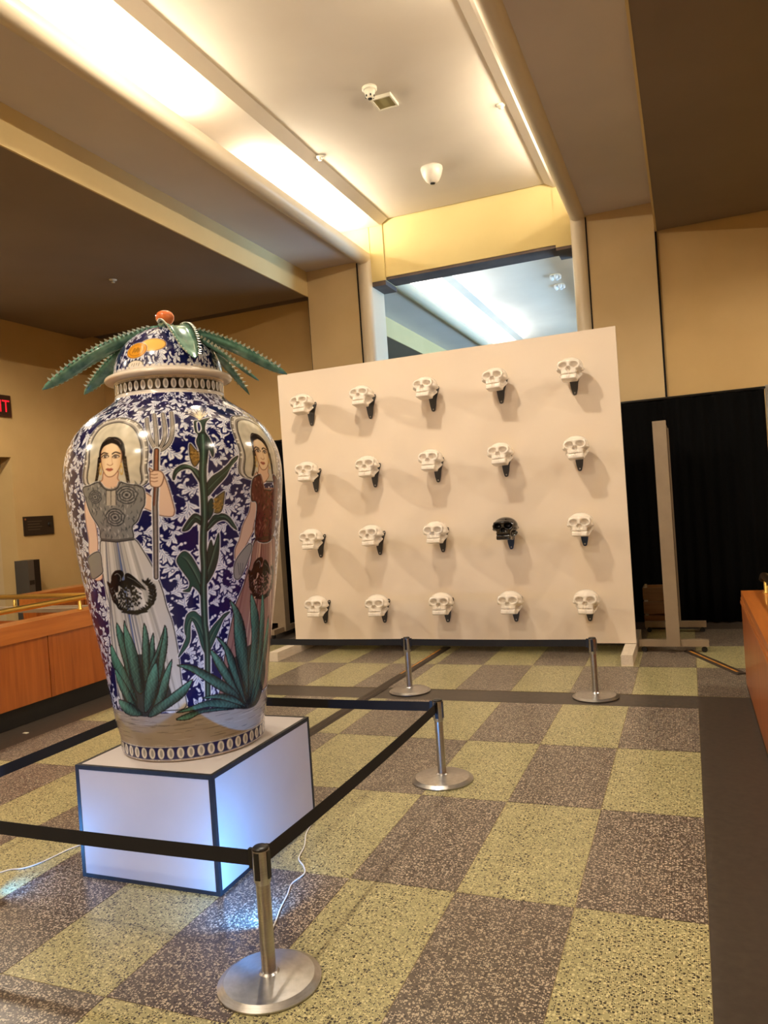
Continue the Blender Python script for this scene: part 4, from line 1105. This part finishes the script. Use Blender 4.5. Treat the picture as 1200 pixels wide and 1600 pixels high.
corn_leaf(np.concatenate([J(5, [(378, 1010), (330, 930), (280, 900), (215, 940), (190, 1050)]), J(6, [(195, 200), (205, 250), (130, 425), (142, 432), (240, 290), (250, 120), (275, 70), (330, 200), (370, 340), (425, 420)])]), J(6, [(420, 350), (350, 120), (270, 30), (225, 120), (215, 240)]), (44, 80, 72))
corn_leaf(np.concatenate([J(6, [(428, 240), (480, 130), (560, 40)]), J(5, [(600, 930), (662, 905), (610, 965)]), J(6, [(590, 60), (530, 200), (470, 340), (428, 390)])]), J(6, [(435, 320), (500, 170), (600, 10)]), (44, 74, 66))
outlined(J(4, [(245, 420), (300, 480), (356, 540), (340, 605), (300, 660), (262, 620), (240, 520)]), (124, 98, 52), white=3.0*K)
outlined(J(4, [(290, 190), (340, 180), (450, 150), (410, 200), (400, 290), (450, 370), (490, 480), (482, 560), (440, 480), (415, 640), (372, 640), (345, 500), (312, 400), (330, 330), (300, 290)]), GD, white=3.2*K)
outlined(J(4, [(318, 205), (345, 200), (362, 270), (330, 300)]), NAVY, PW, 1.4*K)
outlined(J(4, [(472, 1030), (590, 925), (605, 950), (572, 1125), (490, 1135)]), (116, 98, 56), white=3.0*K)
outlined(J(4, [(418, 1120), (450, 1010), (484, 1005), (486, 1135), (430, 1220)]), GD, white=2.4*K)
for c0, rx, ry, n in ((J(4, [(300, 545)])[0], 6.0*K, 9*K, 60), (J(4, [(535, 1050)])[0], 6.5*K, 10*K, 60)):
    for _ in range(n):
        a = rr.uniform(0, 2*PI); r = rr.uniform(0, 0.9)**0.5
        jar.ell((c0[0]+rx*r*math.cos(a), c0[1]+ry*r*math.sin(a)), 0.8*K, 0.8*K, rr.choice(((172, 138, 70), (84, 62, 34), (150, 116, 58))))
for wd, col in ((9.0, INK), (7.4, GD), (2.4, (66, 96, 82)), (0.9, (100, 130, 112))): jar.stroke(stalk, wd*K, col)
for (x, y) in ((205, 75), (225, 60), (250, 45), (285, 35), (318, 38), (345, 50), (372, 62), (400, 85), (425, 100), (190, 100)):
    p_ = J(4, [(345, 170), ((345+x)/2+8, (170+y)/2-6), (x, y)]); jar.stroke(spline(p_, 4), np.linspace(1.8, 0.8, 9)*K, (226, 214, 176)); jar.stroke(spline(p_, 4)+np.array((0.9*K, 0)), 0.5*K, (126, 106, 70))

# ---- figure B (woman in a dark red dress)
xb = jar.pix([(411, 716)])[0][0]; dxb = xb-xa
cB = xb+0.02
skL = np.concatenate([J(5, [(935, 150), (870, 420), (800, 640), (720, 830)]), J(6, [(690, 30), (640, 260), (600, 480), (585, 700), (620, 900)])])
skR = skL[::-1].copy(); skR[:, 0] = 2*cB+0.02-skR[:, 0]
tB = np.array([(cB-0.085+0.012*k, skL[0, 1]-0.004) for k in range(15)]); bB = np.array([(skL[-2, 0]+(2*cB+0.02-2*skL[-2, 0])*k/14, skL[-1, 1]) for k in range(15)])
colB = [(120, 80, 74), (92, 52, 50), (196, 172, 150), (142, 106, 94), (108, 60, 56), (212, 190, 164), (150, 116, 100)]
skirt(np.concatenate([skL, skR]), (148, 112, 102), [(tB[k], bB[k], (2.0+2.4*rr.random())*K, colB[(k*3) % 7]) for k in range(15)], None, None)
emblem(dxb+0.012)
head(dxb)
outlined(np.concatenate([J(4, [(890, 1000), (962, 1020), (925, 1200), (900, 1320)]), J(5, [(920, 10), (900, 70), (780, 300), (722, 372), (715, 260), (760, 150), (798, 0)]), J(4, [(862, 1130)])]), (206, 176, 156), (96, 60, 50), white=2.8*K)
outlined(J(5, [(722, 372), (850, 205), (892, 235), (830, 420), (762, 560), (705, 540)]), (138, 140, 138), white=2.6*K)
for off in (0, 25, 50): jar.stroke(J(5, [(745+off, 400), (760+off*0.6, 520)]), 0.8*K, (70, 72, 74))
bl = np.concatenate([J(4, [(885, 1010), (890, 830), (920, 770), (985, 750), (1020, 890)]), np.zeros((0, 2))])
wy = skL[0, 1]; ty = bl[:, 1].max()
poly = np.array([(bl[0, 0], bl[0, 1]), (bl[1, 0], bl[1, 1]), (bl[2, 0], bl[2, 1]), (bl[3, 0], bl[3, 1]), (bl[4, 0], bl[4, 1]), (cB+0.05, bl[4, 1]), (2*cB-bl[3, 0], bl[3, 1]), (2*cB-bl[2, 0], bl[2, 1]), (2*cB-bl[1, 0], bl[1, 1]), (2*cB-bl[0, 0], bl[0, 1]), (2*cB-skL[0, 0], wy), (skL[0, 0], wy), (bl[0, 0]+0.03, bl[0, 1]-0.02)])
blouse(poly, (92, 40, 38), (58, 20, 20), (150, 104, 88), seed=8)
jar.stroke([(skL[0, 0], wy), (2*cB-skL[0, 0], wy)], 5*K, (64, 34, 32))
jar.stroke([(bl[3, 0], bl[3, 1]), (bl[4, 0], bl[4, 1]), (cB+0.05, bl[4, 1])], 2.0*K, (150, 112, 92))

# ---- agaves at the foot
def agave(polys):
    for poly in polys:
        q = spline(poly, 4, True); c = q.mean(0)
        ax = poly[0]-c; L = np.linalg.norm(ax)+1e-6; ax = ax/L; nr = np.array((-ax[1], ax[0]))
        wd = np.abs((q-c)@nr).max()+1e-6; ln = np.abs((q-c)@ax).max()
        def fn(X, Y, d, c=c, ax=ax, nr=nr, wd=wd, ln=ln):
            u = ((X-c[0])*nr[0]+(Y-c[1])*nr[1])/wd; t = ((X-c[0])*ax[0]+(Y-c[1])*ax[1])/ln
            n = np.sin(X*310+2*np.sin(Y*120))*np.sin(Y*150+X*90)
            k = np.clip(0.66-0.62*np.abs(u-0.15)**1.5+0.13*n+0.34*t, 0.0, 1.0)[..., None]
            return np.array((22, 32, 32.))*(1-k)+np.array((92, 150, 130.))*k
        jar.fill(q, TEAL, fn=fn); jar.stroke(q, 1.3*K, INK, True)
        for k in range(0, len(q), 2):
            o = q[k]-c; o = o/(np.linalg.norm(o)+1e-9)
            jar.ell(q[k]+o*0.5*K, 0.9*K, 0.9*K, INK)
A3 = lambda pts: J(3, pts)
jar.fill(spline(A3([(430, 700), (560, 620), (720, 640), (860, 700), (900, 900), (960, 1150), (760, 1330), (560, 1330), (420, 1200), (360, 950)]), 4, True), (34, 38, 40), 0.92)
agave([A3([(320, 255), (385, 365), (410, 430), (470, 800), (450, 900), (380, 640), (322, 400)]),
       A3([(745, 375), (758, 500), (762, 640), (705, 780), (700, 560)]),
       A3([(640, 262), (682, 380), (702, 560), (690, 860), (640, 930), (618, 700), (624, 420)]),
       A3([(880, 285), (912, 420), (900, 600), (862, 780), (820, 930), (790, 900), (826, 560)]),
       A3([(872, 330), (820, 600), (740, 790), (690, 860), (712, 740), (780, 590)]),
       A3([(408, 228), (432, 300), (522, 500), (602, 760), (642, 990), (600, 1080), (530, 1010), (468, 820), (420, 560), (402, 380)]),
       A3([(250, 505), (335, 660), (440, 850), (520, 1030), (560, 1180), (500, 1160), (450, 1100), (355, 880), (268, 740)]),
       A3([(300, 790), (400, 930), (500, 1100), (560, 1230), (500, 1240), (400, 1110), (330, 950)]),
       A3([(345, 1150), (480, 1190), (570, 1260), (620, 1330), (480, 1335), (380, 1260)]),
       A3([(962, 685), (935, 900), (890, 1130), (800, 1230), (720, 1300), (800, 1080), (850, 900)]),
       A3([(780, 715), (806, 900), (792, 1080), (720, 1230), (650, 1300), (640, 1150), (652, 1000), (690, 860)]),
       A3([(1205, 915), (1120, 1090), (960, 1220), (780, 1330), (690, 1345), (740, 1240), (900, 1130), (1060, 1010)])])
B6 = lambda pts: J(6, pts)
jar.fill(spline(B6([(640, 560), (740, 420), (900, 300), (1010, 300), (1030, 600), (960, 900), (840, 985), (680, 960), (540, 900), (660, 780)]), 4, True), (34, 38, 38), 0.92)
agave([B6([(1062, 20), (1056, 300), (1000, 650), (900, 940), (880, 800), (980, 500), (1030, 200)]),
       B6([(1000, -220), (1020, 50), (1000, 400), (930, 760), (870, 960), (880, 700), (950, 400), (970, 100)]),
       B6([(880, -212), (932, -100), (966, 80), (960, 350), (905, 700), (852, 940), (842, 700), (888, 300), (876, 0)]),
       B6([(662, -142), (742, -60), (802, 80), (832, 250), (846, 440), (850, 700), (840, 900), (780, 640), (730, 440), (706, 200), (700, 0)]),
       B6([(525, 238), (620, 310), (700, 440), (742, 600), (792, 780), (830, 930), (760, 840), (700, 680), (645, 520), (600, 360)]),
       B6([(458, 368), (560, 455), (640, 575), (720, 735), (800, 900), (740, 860), (680, 790), (590, 660), (500, 500)]),
       B6([(118, 530), (250, 528), (400, 585), (560, 675), (690, 770), (780, 890), (700, 860), (600, 815), (440, 715), (280, 605), (180, 560)]),
       B6([(380, 872), (560, 828), (690, 850), (800, 930), (830, 970), (700, 945), (560, 880)]),
       B6([(108, 1022), (260, 960), (420, 900), (560, 885), (720, 930), (820, 975), (620, 975), (440, 965), (280, 1000)]),
       B6([(108, 1088), (250, 1020), (400, 985), (560, 975), (700, 985), (520, 1005), (360, 1030), (240, 1090), (150, 1102)])])

# ---- foot band, neck band and white rings
def oval_band(p, z0, z1, n, bg, rim):
    a, b = p.vz(z0), p.vz(z1)
    p.fill([(-XM-0.1, a), (XM+0.1, a), (XM+0.1, b), (-XM-0.1, b)], bg)
    for k in range(n):
        x = -XM+(k+0.5)*2*XM/n; c = (x, (a+b)/2)
        p.ell(c, 0.36*2*XM/n, (b-a)*0.43, (214, 212, 208)); p.ell(c, 0.36*2*XM/n, (b-a)*0.43, (100, 104, 120), ring=0.0012); p.ell((x+0.002, c[1]), 0.16*2*XM/n, (b-a)*0.28, (150, 148, 148))
    for v in (a, b): p.stroke([(-XM-0.1, v), (XM+0.1, v)], 0.004, rim)
oval_band(jar, 0.503, 0.560, 48, (22, 24, 84), (206, 204, 200))
jar.fill([(-XM-0.1, -0.1), (XM+0.1, -0.1), (XM+0.1, jar.vz(0.500)), (-XM-0.1, jar.vz(0.500))], (222, 206, 190))
oval_band(jar, 2.108, 2.160, 46, (24, 22, 26), (222, 216, 206))
jar.fill([(-XM-0.1, jar.vz(2.092)), (XM+0.1, jar.vz(2.092)), (XM+0.1, jar.vz(2.106)), (-XM-0.1, jar.vz(2.106))], (214, 208, 198))
jar.fill([(-XM-0.1, jar.vz(2.163)), (XM+0.1, jar.vz(2.163)), (XM+0.1, 9), (-XM-0.1, 9)], (222, 214, 202))

lidp = Paint(LID, 0.0026, 0.010, 60, NAVY)
foliage(lidp, (-XM, 0.0), (XM, lidp.v[-1]), 0.118, 0.10)
mc2 = lidp.pix([(238, 538)])[0]; mc = lidp.pix([(213, 547)])[0]
for c_, rx_, ry_, col_ in ((mc2, 0.115, 0.036, (230, 184, 92)), (mc, 0.095, 0.040, (212, 146, 36))):
    lidp.ell(c_, rx_+0.006, ry_+0.004, PW); lidp.ell(c_, rx_, ry_, col_); lidp.ell(c_, rx_, ry_, (128, 76, 24), ring=0.003)
lidp.ell(mc, 0.070, 0.029, (140, 88, 26), ring=0.0022)
for k in range(6): lidp.stroke([(mc[0]-0.034+0.013*k, mc[1]-0.012+0.004*(k % 2)), (mc[0]-0.026+0.011*k, mc[1]+0.013-0.004*(k % 3))], 0.004, (44, 34, 26))
wc = lidp.pix([(211, 570)])[0]
lidp.ell(wc, 0.070, 0.020, (226, 218, 202)); lidp.ell(wc, 0.070, 0.020, INK, ring=0.002)
for k in range(4): lidp.stroke([(wc[0]-0.034+0.021*k, wc[1]-0.006), (wc[0]-0.026+0.021*k, wc[1]+0.006)], 0.0026, INK)
lidp.fill([(-XM-0.1, -1), (XM+0.1, -1), (XM+0.1, 0.010), (-XM-0.1, 0.010)], (222, 214, 202))
for k in range(60):
    x = -XM+(k+0.5)*2*XM/60; lidp.ell((x, 0.014), 0.016, 0.005, (222, 218, 212))

JARM = pmat('glazed_painted_ceramic', (1, 1, 1, 1), 0.16, coat=0.25)
kk = NT(JARM); at = kk.n('ShaderNodeAttribute'); at.attribute_name = 'paint'; kk.l(at.outputs['Color'], kk.b.inputs['Base Color'])
GLAZE = pmat('cream_glaze', rgb(222, 210, 194), 0.18, coat=0.4)
ORANGE = noise_mat('orange_glaze', rgb(196, 92, 40), rgb(212, 112, 56), 14, 0.15, coat=0.5)
jt = thing('talavera_jar', 'giant blue and white painted jar with spiny green leaves on its lid', 'jar', (JX, JY, JZ))
jar.object('body', JARM, jt)
lid = lidp.object('lid', JARM, jt)
zz = lambda prof: [(r, z-JZ) for r, z in prof]
MB().lathe(zz([(0.0, 2.172), (0.262, 2.172), (0.285, 2.176), (0.291, 2.184), (0.287, 2.194), (0.268, 2.203), (0.249, 2.208), (0.0, 2.208)]), 96).build('brim', GLAZE, lid)
MB().lathe(zz([(0.0, 2.425), (0.026, 2.428), (0.021, 2.440), (0.020, 2.450), (0.032, 2.458), (0.042, 2.474), (0.043, 2.490), (0.036, 2.505), (0.022, 2.514), (0.0, 2.517)]), 40).build('knob', ORANGE, lid)

LEAFM = noise_mat('green_glazed_leaf', rgb(46, 92, 78), rgb(112, 158, 136), 18, 0.16, coat=0.5)
SPINE = pmat('pale_leaf_spines', rgb(196, 204, 186), 0.3)
def agave_leaf(ang, L, rise, drop, W, twist=0.0, z0=2.438, r0=0.03, pitch=1.7):
    """thick curved ceramic leaf from the knob foot, out and down, with spines along both edges"""
    n = 26; m = MB(); sp = MB()
    u = Vector((math.cos(ang), math.sin(ang), 0)); s = Vector((-math.sin(ang), math.cos(ang), 0))
    rings = []; edges = ([], [])
    for i in range(n+1):
        t = i/n
        r = r0+L*t; z = z0-JZ+rise*math.sin(PI*min(t*1.2, 1))*1.0-drop*t**pitch
        w = W*(0.55+1.1*t)*(1-t)**0.62 if t < 1 else 0.0
        w = max(w, 0.0016); th = 0.012*(1-t)+0.003
        tw = twist*t; sv = s*math.cos(tw)+Vector((0, 0, 1))*math.sin(tw)
        c = u*r+Vector((0, 0, z))
        keel = Vector((0, 0, -0.30*w))
        P = [c-sv*w, c-sv*w*0.5+keel*0.75, c+keel, c+sv*w*0.5+keel*0.75, c+sv*w, c+sv*w*0.5+keel*0.75-Vector((0, 0, th)), c+keel-Vector((0, 0, th*1.3)), c-sv*w*0.5+keel*0.75-Vector((0, 0, th))]
        rings.append([m.bm.verts.new(p) for p in P])
        edges[0].append((P[0], -sv)); edges[1].append((P[4], sv))
    for A_, B_ in zip(rings, rings[1:]):
        for k in range(8):
            f = m.bm.faces.new((A_[k], A_[(k+1) % 8], B_[(k+1) % 8], B_[k])); f.smooth = True
    m.bm.faces.new(rings[0][::-1]); m.bm.faces.new(rings[-1])
    lf = m.build('leaf', LEAFM, jt)
    for e_ in edges:
        for i in range(2, n-1):
            for h in (0.0,):
                p = e_[i][0].lerp(e_[i+1][0], h); d = e_[i][1]
                q = p+d*0.012+u*0.009+Vector((0, 0, 0.003)); b1 = p-u*0.009; b2 = p+u*0.009
                v = [sp.bm.verts.new(x) for x in (b1, b2, p+Vector((0, 0, 0.006))-d*0.003, p-Vector((0, 0, 0.006))-d*0.003, q)]
                for f in ((0, 2, 4), (2, 1, 4), (1, 3, 4), (3, 0, 4)): sp.bm.faces.new([v[k] for k in f])
    sp.build('spines', SPINE, lf, kind='stuff')
def ang_img(dx, dy):   # dx to the right in the picture, dy away from the viewer
    r = Vector((RX[0], RX[1])).normalized(); f = Vector((FX[0], FX[1])).normalized()
    v = r*dx+f*dy; return math.atan2(v.y, v.x)
agave_leaf(ang_img(-1.0, -0.12), 0.545, 0.010, 0.262, 0.075, 0.75, pitch=1.25)
agave_leaf(ang_img(-1.0, 0.30), 0.45, 0.010, 0.262, 0.075, 0.45, pitch=1.2)
agave_leaf(ang_img(-0.62, 1.0), 0.42, 0.01, 0.27, 0.062)
agave_leaf(ang_img(0.66, -0.9), 0.285, 0.030, 0.205, 0.088, -0.15, pitch=1.7)
agave_leaf(ang_img(1.0, 0.22), 0.525, 0.014, 0.235, 0.070, -0.7, pitch=1.2)
agave_leaf(ang_img(1.0, -0.30), 0.43, 0.012, 0.300, 0.070, -0.55, pitch=1.2)
agave_leaf(ang_img(0.80, 0.80), 0.42, 0.01, 0.29, 0.060)
agave_leaf(ang_img(0.0, 1.0), 0.44, 0.01, 0.27, 0.060)
